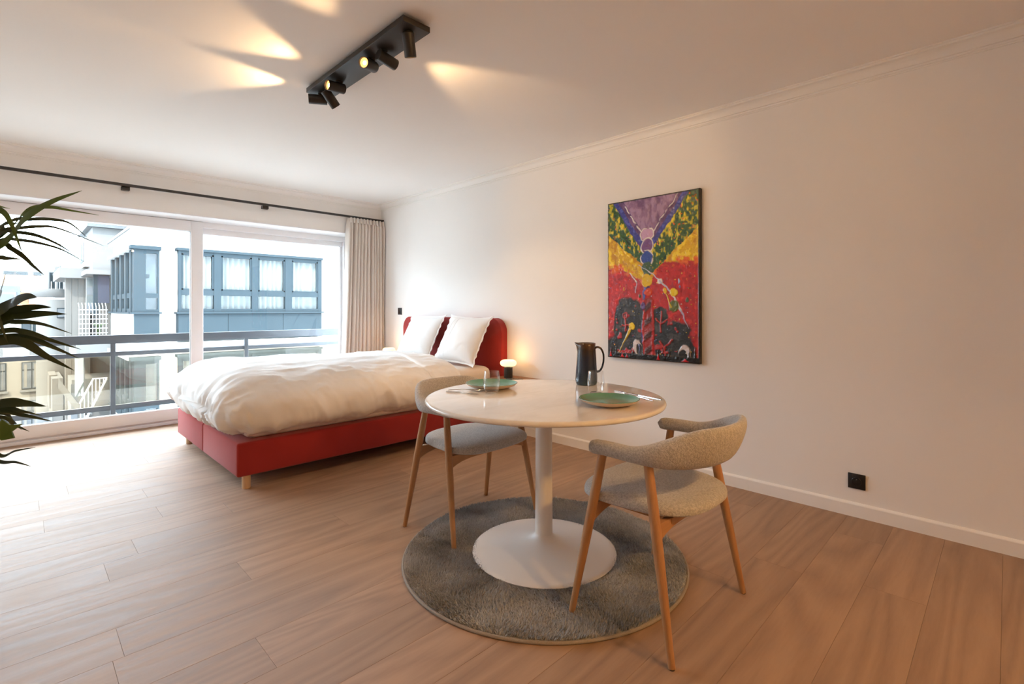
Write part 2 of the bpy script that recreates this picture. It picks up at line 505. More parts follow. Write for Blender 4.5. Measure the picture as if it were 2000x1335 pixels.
V[:, 1] = np.stack([px + w * np.cos(pa), py + w * np.sin(pa), np.full(NB, RUGT - .002)], -1)
V[:, 2] = np.stack([tx, ty, RUGT + ht], -1)
me = bpy.data.meshes.new('pile')
me.vertices.add(NB * 3); me.vertices.foreach_set('co', V.reshape(-1))
me.loops.add(NB * 3); me.loops.foreach_set('vertex_index', np.arange(NB * 3, dtype=np.int32))
me.polygons.add(NB); me.polygons.foreach_set('loop_start', np.arange(0, NB * 3, 3, dtype=np.int32)); me.polygons.foreach_set('loop_total', np.full(NB, 3, dtype=np.int32))
me.update(calc_edges=True)
tone = np.clip(0.42 + 0.26 * fbm(q * 1.1 + 2, 4) + rng.normal(0, 0.06, NB), 0.12, 0.8)
c = np.stack([tone * 0.84, tone * 0.87, tone * 0.92, np.ones(NB)], -1)
c = np.repeat(c, 3, axis=0).astype(np.float32)
ca = me.color_attributes.new('tone', 'FLOAT_COLOR', 'POINT'); ca.data.foreach_set('color', c.reshape(-1))
me.materials.append(M['pile'])
po = link(bpy.data.objects.new('pile', me), rug); po['kind'] = 'stuff'

# ------------------------------------------------------------------ pedestal table
TX, TY, TZ, TR = 1.744, 1.535, 0.735, 0.549
def marble():
    m, nt, b = newmat('polished_cream_marble')
    L = nt.links.new
    tc = N(nt, 'ShaderNodeTexCoord')
    mp = N(nt, 'ShaderNodeMapping'); mp.inputs['Rotation'].default_value = (0, 0, 0.9); mp.inputs['Scale'].default_value = (1, 3.2, 1)
    L(tc.outputs['Object'], mp.inputs['Vector'])
    n1 = N(nt, 'ShaderNodeTexNoise', Scale=2.2, Detail=8.0, Roughness=0.62, Distortion=1.6); L(mp.outputs[0], n1.inputs['Vector'])
    rp = N(nt, 'ShaderNodeValToRGB'); e = rp.color_ramp.elements
    e[0].position = 0.30; e[0].color = (0.73, 0.69, 0.645, 1); e[1].position = 0.58; e[1].color = (0.81, 0.785, 0.75, 1)
    L(n1.outputs['Fac'], rp.inputs['Fac']); L(rp.outputs[0], b.inputs['Base Color'])
    b.inputs['Roughness'].default_value = 0.09; b.inputs['Specular IOR Level'].default_value = 0.55
    return m
M['marble'] = marble()
M['tablewhite'] = mat('white_powder_coat', (0.80, 0.77, 0.745), 0.42, var=0.01, scale=5, bump=0.06, bscale=500)
table = thing('pedestal_table', 'round cream marble dining table on a white tulip pedestal', 'table', (TX, TY, RUGT + .004))
dz = RUGT + .004
top = [(0, TZ - .022), (TR - .05, TZ - .022), (TR - .018, TZ - .0215)]
for i in range(9):
    a_ = -PI / 2 + PI * i / 8
    top.append((TR - .011 + .011 * math.cos(a_), TZ - .011 + .0105 * math.sin(a_)))
top += [(TR - .018, TZ - .0002), (0, TZ)]
lathe('tabletop', [(r, z - dz) for r, z in top], M['marble'], table, 128, 30)
bx_, by_ = 1.738 - TX, 1.497 - TY
colp = [(0.0, TZ - .03), (0.16, TZ - .03), (0.16, TZ - .0225), (0, TZ - .0225)]
lathe('mounting_plate', [(r, z - dz) for r, z in colp], M['tablewhite'], table, 48)
col = [(0.0385, TZ - .03 - dz), (0.0395, 0.30), (0.041, 0.072)]
lathe('column', [(0, TZ - .031 - dz)] + col + [(0, .06)], M['tablewhite'], table, 48)
bprof = [(0.041, 0.078), (0.046, 0.069), (0.058, 0.060), (0.08, 0.0525), (0.12, 0.043), (0.18, 0.031), (0.25, 0.0185), (0.31, 0.0085), (0.330, 0.0055), (0.3335, 0.003), (0.332, 0.0), (0, 0)]
lathe('base', [(0, 0.078)] + bprof, M['tablewhite'], table, 96, 50)

# ------------------------------------------------------------------ chairs
def section(c, t, up, hh, ht, tilt, n=20, p=2.4):
    """superellipse ring: hh half height, ht half thickness, tilt of the height axis outwards"""
    t = t.normalized()
    out = t.cross(Vector((0, 0, 1))).normalized()
    u = (Vector((0, 0, 1)) * math.cos(tilt) + out * math.sin(tilt)).normalized()
    o = (out * math.cos(tilt) - Vector((0, 0, 1)) * math.sin(tilt)).normalized()
    R = []
    for k in range(n):
        a = 2 * PI * k / n
        ca, sa = math.cos(a), math.sin(a)
        R.append(c + o * ht * math.copysign(abs(ca) ** (2 / p), ca) + u * hh * math.copysign(abs(sa) ** (2 / p), sa))
    return R

def smooth01(x): x = max(0, min(1, x)); return x * x * (3 - 2 * x)

def backrest_bm():
    bm = bmesh.new()
    path = []
    for i in range(13):
        path.append((0.256 + 0.010 * (i / 12), 0.150 - 0.190 * i / 12))
    for i in range(1, 31):
        a = i / 30 * PI / 2
        path.append((0.266 * math.cos(a) ** 0.95 if i < 30 else 0.0, -0.040 - 0.222 * math.sin(a)))
    full = [(-x, y) for x, y in path] + [(x, y) for x, y in path[::-1][1:]]
    L_ = [0]
    for a, b in zip(full, full[1:]): L_.append(L_[-1] + math.hypot(b[0]-a[0], b[1]-a[1]))
    tot = L_[-1]
    rings = []
    n = len(full)
    for i, (x, y) in enumerate(full):
        s = L_[i]; d = min(s, tot - s)
        m = smooth01((d - 0.16) / 0.28)
        hh = 0.0255 + 0.050 * m
        ht = 0.0285 - 0.004 * m
        zc = 0.638 + 0.034 * m - 0.004 * smooth01((0.1 - d) / 0.1)
        tilt = -math.radians(4 + 16 * m)
        cap = 1.0
        if d < 0.032: cap = math.sqrt(max(0.02, 1 - ((0.032 - d) / 0.032) ** 2))
        a = full[max(0, i-1)]; b = full[min(n-1, i+1)]
        t = Vector((b[0]-a[0], b[1]-a[1], 0))
        R = section(Vector((x, y, zc)), t, None, hh * cap, ht * cap, -tilt)
        rings.append([bm.verts.new(p) for p in R])
    for a, b in zip(rings, rings[1:]):
        for k in range(len(a)):
            j = (k + 1) % len(a)
            bm.faces.new((a[k], a[j], b[j], b[k]))
    bm.faces.new(rings[0]); bm.faces.new(rings[-1][::-1])
    return bm

def seat_bm():
    bm = bmesh.new()
    nu, nv = 56, 14
    rings = []
    for j in range(nv + 1):
        v = -1 + 2 * j / nv                       # bottom to top
        if v < 0:
            z = 0.410 + 0.034 * (1 - abs(v) ** 3.0) - 0.004
            rr = (1 - abs(v) ** 3.4) ** (1 / 3.4) if abs(v) < 1 else 0
        else:
            z = 0.444 + 0.046 * (v ** 0.8 if v < 1 else 1)
            rr = (1 - v ** 2.8) ** (1 / 2.8) if v < 1 else 0
        ring = []
        for i in range(nu):
            a = 2 * PI * i / nu
            ca, sa = math.cos(a), math.sin(a)
            y = 0.015 + 0.235 * math.copysign(abs(sa) ** (2 / 3.0), sa) * rr
            hw = 0.250 + 0.028 * (y / 0.235)
            x = hw * math.copysign(abs(ca) ** (2 / 3.0), ca) * rr
            zz = z - (0.007 * (1 - min(1, (x / .25) ** 2 + (y / .24) ** 2)) if v > 0 else 0)
            ring.append((x, y, zz))
        rings.append(ring)
    V = [[bm.verts.new(p) for p in r] if 0 < j < nv else [bm.verts.new((0, 0.015, r[0][2]))] for j, r in enumerate(rings)]
    for a, b in zip(V, V[1:]):
        for i in range(nu):
            k = (i + 1) % nu
            if len(a) == 1: bm.faces.new((a[0], b[k], b[i]))
            elif len(b) == 1: bm.faces.new((a[i], a[k], b[0]))
            else: bm.faces.new((a[i], a[k], b[k], b[i]))
    return bm

LEGS = [((.3025, .20), (.257, .090)), ((.2985, -.20), (.249, -.088))]
def leg_at(bot, top_, z): f = z / 0.618; return (bot[0] + (top_[0]-bot[0]) * f, bot[1] + (top_[1]-bot[1]) * f)

def make_chair(label, loc, rotz):
    t = thing('armchair', label, 'chair', loc, rotz, 'dining armchairs at the round table')
    for bot, tp in LEGS:
        for s in (-1, 1):
            pts, rad = [], []
            for k in range(9):
                z = 0.003 + 0.617 * k / 8
                x, y = leg_at(bot, tp, z)
                pts.append((s * x, y, z)); rad.append(0.0118 + 0.0060 * smooth01(z / 0.40) - 0.002 * smooth01((z - .45) / .17))
            lg = tube('leg', pts, rad, M['beech'], t, 14)
            x, y = leg_at(bot, tp, 0.0015)
            lathe('foot_glide', [(0, 0), (.0095, 0), (.0095, .004), (0, .004)], M['blackp'], lg, 14, cx=s * x, cy=y)
    # aprons: slim in the middle, deepening into each leg
    for bot, tp in LEGS:
        x, y = leg_at(bot, tp, 0.40)
        up, lo = [], []
        for k in range(25):
            f = -1 + 2 * k / 24
            xx = f * (x + .002)
            d = 0.020 + 0.042 * abs(f) ** 4
            zt = 0.430 - 0.010 * (1 - f * f)
            up.append((xx, zt)); lo.append((xx, zt - d - .004))
        prism('apron', up + lo[::-1], y - .011, y + .011, 'y', M['apron'], t)
    for s in (-1, 1):
        prism('seat_rail', [(-.14, .424), (.14, .424), (.14, .406), (-.14, .406)], s * .17 - .012, s * .17 + .012, 'x', M['apron'], t)
    bmobj('seat', seat_bm(), M['oat'], t, True, None)
    bmobj('backrest', backrest_bm(), M['oat'], t, True, None)
    return t
M['apron'] = wood('oiled_beech_rail', (0.34, 0.165, 0.07), (0.42, 0.215, 0.095), (0.48, 0.265, 0.13), rough=0.45, scale=2.0, axis='x', bump=0.05, cath=0.25, rnd=0.05)
make_chair('oatmeal fabric armchair with wooden legs, nearest the camera', (1.765, 0.952, 0), 0.0)
make_chair('oatmeal fabric armchair with wooden legs beside the bed', (1.745, 2.050, 0), PI + math.radians(2.5))

# ------------------------------------------------------------------ bed
BX0, BX1, BY0, BY1 = 0.965, 3.185, 3.38, 4.985
bed = thing('bed', 'red upholstered double bed base with rounded headboard', 'bed', (2.07, 4.18, 0))
def rel(p): return (p[0] - 2.07, p[1] - 4.18, p[2])
def bedbox(name, a, b, m, bev, seg=3): return box(name, rel(a), rel(b), m, bed, bev, seg)
ym = (BY0 + BY1) / 2 + 0.0
bedbox('base_half', (BX0, BY0, .088), (BX1, ym - .001, .302), M['red'], .016)
bedbox('base_half', (BX0, ym + .001, .088), (BX1, BY1, .302), M['red'], .016)
for x in (1.035, 3.05):
    for y in (BY0 + .055, BY1 - .085):
        lathe('leg', [(0, 0), (.024, 0), (.0255, .003), (.0255, .095), (0, .095)], M['bedleg'], bed, 24, cx=x - 2.07, cy=y - 4.18)
# headboard: rounded slab with soft edges
hy0, hy1, hz1, hr = 3.33, 4.985, 1.053, 0.135
outl = [(hy0, .10), (hy1, .10)]
for i in range(13):
    a = i / 12 * PI / 2
    outl.append((hy1 - hr + hr * math.cos(a), hz1 - hr + hr * math.sin(a)))
for i in range(13):
    a = PI / 2 + i / 12 * PI / 2
    outl.append((hy0 + hr + hr * math.cos(a), hz1 - hr + hr * math.sin(a)))
bm = bmesh.new()
A = [bm.verts.new(rel((3.187, p[0], p[1]))) for p in outl]; B = [bm.verts.new(rel((3.262, p[0], p[1]))) for p in outl]
fa = bm.faces.new(A); bm.faces.new(B[::-1])
for i in range(len(A)): bm.faces.new((A[i], A[(i+1) % len(A)], B[(i+1) % len(A)], B[i]))
es = list(fa.edges)
bmesh.ops.bevel(bm, geom=es, offset=.018, segments=4, profile=0.5, affect='EDGES')
bmobj('headboard', bm, M['red'], bed, True, 40)

# mattress with fitted sheet
mat_o = box('mattress', (-1.07, -.765, 0), (1.07, .765, .305), M['sheet'], None, .07, 6)
mat_o.location = (2.09, 4.18, .302)
tag(mat_o, 'white sheeted mattress on the red bed base', 'mattress')

# ---- duvet
def duvet_xyz(u, a, grow=0.0):
    """u: metres from the foot edge, a: angle round the section (0 = near side, pi/2 = top)"""
    x0 = 0.885
    uf = 0.30
    s = np.where(u < uf, (1 - np.clip(1 - u / uf, 0, 1) ** 2.3) ** (1 / 2.3), 1.0)
    W = (0.862 + grow) * (0.80 + 0.20 * s) * np.where(s < .02, s / .02, 1)
    ca, sa = np.cos(a), np.sin(a)
    y = 4.165 - W * np.sign(ca) * np.abs(ca) ** (2 / 3.1)
    hi = 0.255 + grow - 0.035 * np.clip((u - .9) / 1.0, 0, 1); lo = 0.175
    z = 0.475 + np.where(sa > 0, hi * np.abs(sa) ** (2 / 2.35), -lo * np.abs(sa) ** (2 / 3.0)) * s ** 0.9
    return x0 + u + 0 * a, y, z

def duvet_disp(x, y, z):
    p = np.stack([x, y, z], -1)
    d = 0.030 * fbm(p * 2.2 + 3, 3)
    r = 1 - np.abs(fbm(np.stack([x * 2.0, y * 5.0, z * 2.2], -1) + 11, 3)) * 3
    d = d + 0.013 * np.clip(r, -1, 1)
    # gathers down the foot and the near side
    foot = np.clip((1.35 - x) / 0.45, 0, 1) * np.clip((0.70 - z) / 0.18, 0, 1)
    g = 1 - np.abs(vnoise(np.stack([x * 6, y * 17 + 3.0 * z + 2 * x, z * 2.5], -1)))  * 2
    d = d + 0.017 * foot * g
    side = np.clip((3.75 - y) / 0.35, 0, 1) * np.clip((0.66 - z) / 0.2, 0, 1)
    g2 = 1 - np.abs(vnoise(np.stack([x * 9 + 5 * z, y * 3, z * 3 + 5], -1))) * 2
    d = d + 0.013 * side * g2
    g3 = 1 - np.abs(vnoise(np.stack([x * 23 + 9 * z, y * 21, z * 6 + 1], -1))) * 2
    d = d + 0.0062 * (foot + 0.7 * side) * g3
    g4 = 1 - np.abs(fbm(np.stack([x * 7 + 4 * y, y * 9 - 3 * x, z * 5 + 9], -1), 3)) * 4
    d = d + 0.0045 * np.clip(g4, -1, 1)
    return d

def grid_mesh(name, X, Y, Z, m, parent=None, wrap=True, caps=True, smooth=True, origin=(0, 0, 0)):
    nu, nv = X.shape
    V = np.stack([X - origin[0], Y - origin[1], Z - origin[2]], -1).reshape(-1, 3)
    F = []
    jm = nv if wrap else nv - 1
    for i in range(nu - 1):
        for j in range(jm):
            k = (j + 1) % nv
            F.append((i * nv + j, i * nv + k, (i + 1) * nv + k, (i + 1) * nv + j))
    if caps and wrap:
        F.append(tuple(range(nv))[::-1]); F.append(tuple((nu - 1) * nv + j for j in range(nv)))
    bm = bmesh.new()
    vs = [bm.verts.new(v) for v in V]
    for f in F:
        try: bm.faces.new([vs[i] for i in f])
        except ValueError: pass
    o = bmobj(name, bm, m, parent, smooth, None)
    o.location = origin
    return o

def make_duvet():
    LN = 1.79
    us = np.concatenate([0.30 * (np.linspace(0.0, 1, 30) ** 1.9) + 0.0004, np.linspace(0.31, LN - .08, 150), LN - .08 + .08 * np.sin(np.linspace(.1, 1, 12) * PI / 2)])
    aa = np.linspace(0, 2 * PI, 220, endpoint=False)
    U, A_ = np.meshgrid(us, aa, indexing='ij')
    X, Y, Z = duvet_xyz(U, A_)
    e = np.clip((U - (LN - .08)) / .08, 0, 1)
    sh = np.sqrt(np.clip(1 - e ** 2, 0, 1)) * 0.10 + 0.90
    Y = 4.165 + (Y - 4.165) * (0.95 + 0.05 * sh); Z = 0.475 + (Z - .475) * sh
    # normals by finite difference
    du = np.stack(np.gradient(X, axis=0), -1) if False else None
    P_ = np.stack([X, Y, Z], -1)
    t1 = np.gradient(P_, axis=0); t2 = np.roll(P_, -1, 1) - np.roll(P_, 1, 1)
    n = np.cross(t1, t2); n /= np.linalg.norm(n, axis=-1, keepdims=True) + 1e-9
    ctr = np.stack([np.clip(X, 1.3, 2.5), np.full_like(X, 4.165), np.full_like(X, .475)], -1)
    flip = np.sign(np.sum(n * (P_ - ctr), -1, keepdims=True)); n = n * flip
    d = duvet_disp(X, Y, Z) * np.clip((Z - .30) / .05, 0.2, 1)
    P_ = P_ + n * d[..., None]
    low = 0.018 * vnoise(np.stack([X * 4, Y * 4, X * 0], -1)) + 0.012 * vnoise(np.stack([X * 11, Y * 11, X * 0 + 3], -1))
    P_[..., 2] = np.maximum(P_[..., 2], 0.312 + np.abs(low))
    o = grid_mesh('duvet', P_[..., 0], P_[..., 1], P_[..., 2], M['linen'], None, origin=(1.8, 4.165, .31))
    tag(o, 'rumpled puffy white duvet covering the bed', 'duvet')
    # turned-down cuff
    us = np.linspace(0, 1, 40); aa = np.linspace(-0.42, PI + 0.42, 150)
    U, A_ = np.meshgrid(us, aa, indexing='ij')
    skew = 0.10 * np.cos(A_)
    x_lo = 1.565 - skew * .6 + 0.012 * np.sin(A_ * 5); x_hi = 1.845 - 0.02 * np.sin(A_ * 3)
    uu = x_lo + (x_hi - x_lo) * U
    edge = np.sqrt(np.clip(1 - np.clip((0.10 - U) / 0.10, 0, 1) ** 2, 0, 1))
    edge2 = np.sqrt(np.clip(1 - np.clip((U - 0.84) / 0.16, 0, 1) ** 2, 0, 1))
    X, Y, Z = duvet_xyz(uu, A_, 0.0)
    P_ = np.stack([X, Y, Z], -1)
    n = np.stack([X * 0, (Y - 4.165) * .8, (Z - .475) * 3.2], -1); n /= np.linalg.norm(n, axis=-1, keepdims=True)
    d = duvet_disp(X, Y, Z) + 0.022 * np.minimum(edge, edge2) - 0.030 * (1 - edge2) - .004
    P_ = P_ + n * d[..., None]
    P_[..., 2] = np.maximum(P_[..., 2], 0.335)
    c_ = grid_mesh('folded_cuff', P_[..., 0] - 1.8, P_[..., 1] - 4.165, P_[..., 2] - .31, M['linen'], o, wrap=False)
    md = c_.modifiers.new('thick', 'SOLIDIFY'); md.thickness = 0.012; md.offset = -1
    return o
make_duvet()

# ---- pillows
M['seam'] = mat('pillow_seam', (0.66, 0.65, 0.66), 0.9, var=.03)
def make_pillow(label, y0, y1, zb, tilt, xb, seed, roll):
    Wd, Hd, Th = (y1 - y0), 0.47, 0.165
    n = 49
    g = np.linspace(-1, 1, n)
    g = np.sign(g) * np.abs(g) ** 0.82
    Uu, Vv = np.meshgrid(g, g, indexing='ij')
    def face(sgn):
        prof = np.clip(1 - np.abs(Uu) ** 2.6, 0, 1) ** 0.62 * np.clip(1 - np.abs(Vv) ** 2.6, 0, 1) ** 0.62
        pin = 0.055
        px = Wd / 2 * Uu * (1 - pin * (1 - Vv ** 2) * np.abs(Uu) ** 2)
        pz = Hd / 2 * Vv * (1 - pin * 1.3 * (1 - Uu ** 2) * np.abs(Vv) ** 2)
        q_ = np.stack([px * 4 + seed, pz * 4, Uu * 0 + seed], -1)
        wr = 0.018 * fbm(q_, 3) + 0.012 * np.abs(Uu * Vv) * vnoise(q_ * 4)
        rid = np.clip(1 - np.abs(fbm(q_ * 1.5 + 5, 2)) * 5, 0, 1)
        # a bit fuller at the bottom where it sits
        t = Th / 2 * prof * (1.0 - 0.22 * Vv) + (wr * 0.8 - 0.006 * rid) * prof
        return px, sgn * np.maximum(t, 0.0025), pz
    V, F = [], []
    for sgn in (1, -1):
        a, b, c_ = face(sgn)
        off = len(V)
        V += list(zip(a.ravel(), b.ravel(), c_.ravel()))
        for i in range(n - 1):
            for j in range(n - 1):
                q_ = [off + i*n + j, off + i*n + j+1, off + (i+1)*n + j+1, off + (i+1)*n + j]
                F.append(q_ if sgn > 0 else q_[::-1])
    m_ = n * n
    border = [i*n for i in range(n)] + [(n-1)*n + j for j in range(1, n)] + [i*n + n-1 for i in range(n-2, -1, -1)] + [j for j in range(n-2, 0, -1)]
    for a, b in zip(border, border[1:] + border[:1]): F.append((a, b, b + m_, a + m_))
    root = thing('pillow', label, 'pillow', (xb, (y0 + y1) / 2, zb), 0.0, 'white square pillows against the headboard')
    # local frame: width along -y, thickness towards the foot (-x), height up; tilt back towards the headboard
    R = Matrix.Rotation(roll, 4, 'X') @ Matrix.Rotation(tilt, 4, 'Y') @ Matrix(((0, -1, 0, 0), (-1, 0, 0, 0), (0, 0, 1, 0), (0, 0, 0, 1)))
    lift = Matrix.Translation((0.0, 0, 0.0))
    def tf(p): return R @ (Vector(p) + Vector((0, 0, Hd / 2)))
    V2 = [tf(p) for p in V]
    bm = bmesh.new(); vs = [bm.verts.new(p) for p in V2]
    for f in F: bm.faces.new([vs[i] for i in f])
    cover = bmobj('cover', bm, M['linen'], root, True, None)
    # flange round the edge
    ring_o, ring_i = [], []
    for k in border:
        p = Vector(V[k]); c2 = Vector((p.x, 0, p.z))
        d = Vector((p.x / (Wd / 2), 0, p.z / (Hd / 2)))
        corner = abs(d.x * d.z) ** 6
        wv = 0.006 * math.sin(k * 0.9 + seed)
        ring_i.append(c2 * 0.985); ring_o.append(c2 + d.normalized() * (0.016 + 0.020 * corner) + Vector((0, wv, 0)))
    bm = bmesh.new(); nb = len(border)
    lay = [[bm.verts.new(tf(p + Vector((0, dy, 0)))) for p in rr] for rr, dy in ((ring_i, .003), (ring_o, .0015), (ring_o, -.0015), (ring_i, -.003))]
    for a, b in zip(lay, lay[1:]):
        for i in range(nb): bm.faces.new((a[i], a[(i+1) % nb], b[(i+1) % nb], b[i]))
    bmobj('flange', bm, M['linen'], root, True, 60)
    # two stitched seams across the front
    a, b, c_ = face(1)
    for ui in (11, 16):
        pts = [tf((a[ui, j], b[ui, j] + .0006, c_[ui, j])) for j in range(3, n - 3, 2)]
        tube('seam', pts, 0.0012, M['seam'], cover, 5)
    return root
make_pillow('white pillow nearest the lit table lamp, leaning on the headboard', 3.405, 3.985, .640, math.radians(27), 2.90, 1.7, 0.02)
make_pillow('white pillow nearest the curtain, leaning on the headboard', 4.095, 4.675, .640, math.radians(27), 2.90, 6.3, -0.015)

# ------------------------------------------------------------------ bedside shelves and lamps
def nightstand(label, y0, y1, x0=2.97):
    t = thing('bedside_shelf', label, 'shelf', (XW, (y0 + y1) / 2, .38), 0, 'wall-hung bedside shelves')
    yc = (y0 + y1) / 2
    box('top_board', (x0 - XW, y0 - yc, .125), (-.001, y1 - yc, .143), M['walnut'], t, .002)
    box('bottom_board', (x0 - XW, y0 - yc, 0), (-.001, y1 - yc, .018), M['walnut'], t, .002)
    for a in (y0, y1 - .016):
        box('side_board', (x0 - XW + .002, a - yc, .018), (-.001, a - yc + .016, .125), M['walnut'], t, .001)
    d = box('drawer_front', (x0 - XW + .004, y0 - yc + .018, .020), (x0 - XW + .020, y1 - yc - .018, .123), M['walnut'], t, .002)
    lathe('knob', [(0, 0), (.009, 0), (.011, .008), (.007, .014), (0, .015)], M['black'], d, 16)
    bpy.data.objects[d.children[0].name].matrix_local = Matrix.Translation((x0 - XW + .004, 0, .072)) @ Matrix.Rotation(-PI / 2, 4, 'Y')
    return t
nightstand('small wooden bedside shelf holding a lamp and a remote control', 2.88, 3.29)
nightstand('small wooden bedside shelf between the bed and the curtain', 5.03, 5.40)

M['shade'] = emit('opal_lamp_glass', (1.0, 0.70, 0.34), 1.25)
def lamp(label, x, y):
    t = thing('table_lamp', label, 'lamp', (x, y, .523), 0, 'pebble-shaded bedside lamps')
    lathe('base', [(0, 0), (.037, 0), (.039, .002), (.039, .093), (.037, .0955), (0, .0955)], M['black'], t, 40)
    lathe('neck', [(0, .094), (.018, .094), (.018, .106), (0, .106)], M['black'], t, 24)
    pr = []
    for i in range(17):
        a = -PI / 2 + PI * i / 16
        pr.append((max(0.0, (.046 if 0 < i < 16 else 0) + .029 * math.cos(a)) if 0 < i < 16 else 0.0, .133 + .0285 * math.sin(a)))
    pr = [(0, .1045)] + [(.043 + .031 * math.cos(-PI/2 + PI * i / 14), .133 + .0285 * math.sin(-PI/2 + PI * i / 14)) for i in range(15)] + [(0, .1615)]
    lathe('shade', pr, M['shade'], t, 48, None)
    ld = bpy.data.lights.new('lamp_glow', 'POINT'); ld.energy = .75; ld.color = (1.0, .52, .20); ld.shadow_soft_size = 0.06
    lo = bpy.data.objects.new('lamp_glow', ld); link(lo, t); lo.location = (.0, -.02, .20)
    return t
lamp('lit table lamp with opal pebble shade, right of the headboard', 3.115, 3.165)
lamp('lit table lamp mostly hidden behind the pillow by the curtain', 3.10, 5.155)

rem = thing('remote_control', 'slim black remote control lying beside the lit lamp', 'remote', (3.045, 3.02, .5232), math.radians(-62))
box('body', (-.075, -.019, 0), (.075, .019, .014), M['blackp'], rem, .006, 3)
M['key'] = mat('grey_rubber_key', (.09, .085, .08), .6)
for i in range(5):
    for j in (-1, 0, 1):
        box('key', (-.055 + i * .022, j * .011 - .0035, .0135), (-.047 + i * .022, j * .011 + .0035, .0155), M['key'], rem)

# ------------------------------------------------------------------ table setting
M['teal'] = mat('teal_glaze', (0.115, 0.30, 0.225), 0.13, var=0.12, scale=9, spec=0.6)
M['cream'] = mat('bare_stoneware', (0.62, 0.50, 0.40), 0.55, var=0.05, scale=20)
M['steel'] = mat('polished_steel', (0.72, 0.68, 0.64), 0.24, metal=1.0, var=0.03, scale=40)
def plate(label, x, y, r, sq=1.0):
    t = thing('dinner_plate', label, 'plate', (x, y, TZ + .0004), 0, 'teal plates on the marble table')
    k = r / .13
    body = [(0, .0045), (.06, .0045), (.066, 0), (.072, 0), (.074, .003), (.098, .008), (.118, .0165), (.1275, .0255), (.1295, .0275)]
    lathe('body', [(a * k, b) for a, b in body], M['cream'], t, 72)
    glz = [(.1295, .0275), (.1300, .0285), (.1285, .0292), (.126, .0280), (.117, .0195), (.100, .0125), (.085, .0095), (0, .0085)]
    lathe('glaze', [(a * k, b) for a, b in glz], M['teal'], t, 72, None)
    return t
plate('teal plate on the table side nearest the front armchair', 1.775, 1.195, .127)
plate('teal plate on the table side facing the bed', 1.722, 1.872, .133)

M['tumbler'] = pane('clear_tumbler_glass', (.965, .97, .968), .08, edge=1.0, power=2.0)
def tumbler(label, x, y):
    outer = [(0, 0), (.027, 0), (.031, .004), (.036, .020), (.0395, .038), (.0405, .050), (.0395, .070), (.0365, .092), (.0345, .106), (.0340, .1075)]
    inner = [(.0330, .1070), (.0335, .1055), (.0356, .091), (.0384, .070), (.0393, .050), (.0384, .038), (.0350, .022), (.029, .0125), (.022, .010), (0, .0095)]
    o = lathe('water_tumbler', [(0, .006), (.024, .006)] + outer[1:] + [(.0334, .1078)], M['tumbler'], None, 48, None)
    o.location = (x, y, TZ + .0004)
    return tag(o, label, 'glass', 'clear tumblers on the marble table')
tumbler('clear stemless glass in front of the plate facing the bed', 1.612, 1.752)
tumbler('clear stemless glass in front of the dark blue jug', 1.965, 1.398)

# jug
def jugmat():
    m, nt, b = newmat('reactive_blue_brown_glaze')
    L = nt.links.new
    tc = N(nt, 'ShaderNodeTexCoord'); sp = N(nt, 'ShaderNodeSeparateXYZ'); L(tc.outputs['Object'], sp.inputs[0])
    no = N(nt, 'ShaderNodeTexNoise', Scale=18.0, Detail=4.0); L(tc.outputs['Object'], no.inputs['Vector'])
    a = N(nt, 'ShaderNodeMath', operation='MULTIPLY_ADD'); a.inputs[1].default_value = .05; L(no.outputs['Fac'], a.inputs[0]); L(sp.outputs['Z'], a.inputs[2])
    rp = N(nt, 'ShaderNodeValToRGB'); e = rp.color_ramp.elements
    mr = N(nt, 'ShaderNodeMapRange'); mr.inputs['From Min'].default_value = .02; mr.inputs['From Max'].default_value = .245; L(a.outputs[0], mr.inputs['Value']); L(mr.outputs[0], rp.inputs['Fac'])
    e[0].position = 0; e[0].color = (.012, .040, .058, 1); e[1].position = 1; e[1].color = (.085, .038, .016, 1)
    for p_, c_ in ((.30, (.010, .022, .055, 1)), (.62, (.012, .016, .034, 1)), (.86, (.030, .018, .013, 1))):
        k = e.new(p_); k.color = c_
    L(rp.outputs[0], b.inputs['Base Color']); b.inputs['Roughness'].default_value = .14; b.inputs['Specular IOR Level'].default_value = .6
    return m
M['jug'] = jugmat()
jug = thing('jug', 'dark blue glazed ceramic jug with brown rim and loop handle', 'jug', (2.160, 1.598, TZ + .0004), math.radians(-45))
JH = 0.222
prof = [(0, .002), (.046, .002), (.050, 0), (.055, .006), (.0580, .018), (.0585, .035), (.056, .080), (.0525, .130), (.0495, .175), (.0478, .205), (.0482, JH)]
inn = [(.0445, JH + .001), (.0440, .205), (.0455, .175), (.0485, .13), (.052, .08), (.054, .035), (.050, .014), (0, .012)]
bm = lathe_bm(bmesh.new(), prof + inn, 56)
for v in bm.verts:        # pull a spout out of the rim towards local -x
    ang = math.atan2(v.co.y, v.co.x); d = abs(abs(ang) - PI)
    if v.co.z > .17 and math.hypot(v.co.x, v.co.y) > .03 and d < .55:
        f = ((v.co.z - .17) / (JH - .17)) ** 2.2 * (math.cos(d / .55 * PI) * .5 + .5)
        v.co.x -= .016 * f; v.co.z += .003 * f
bmobj('body', bm, M['jug'], jug, True, None)
hp = catmull([(.046, 0, .196), (.060, 0, .200), (.078, 0, .192), (.0905, 0, .165), (.092, 0, .130), (.085, 0, .096), (.072, 0, .074), (.055, 0, .068)], 6)
tube('handle', hp, [.0062 - .0012 * math.sin(i / len(hp) * PI) for i in range(len(hp))], M['jug'], jug, 12, None)

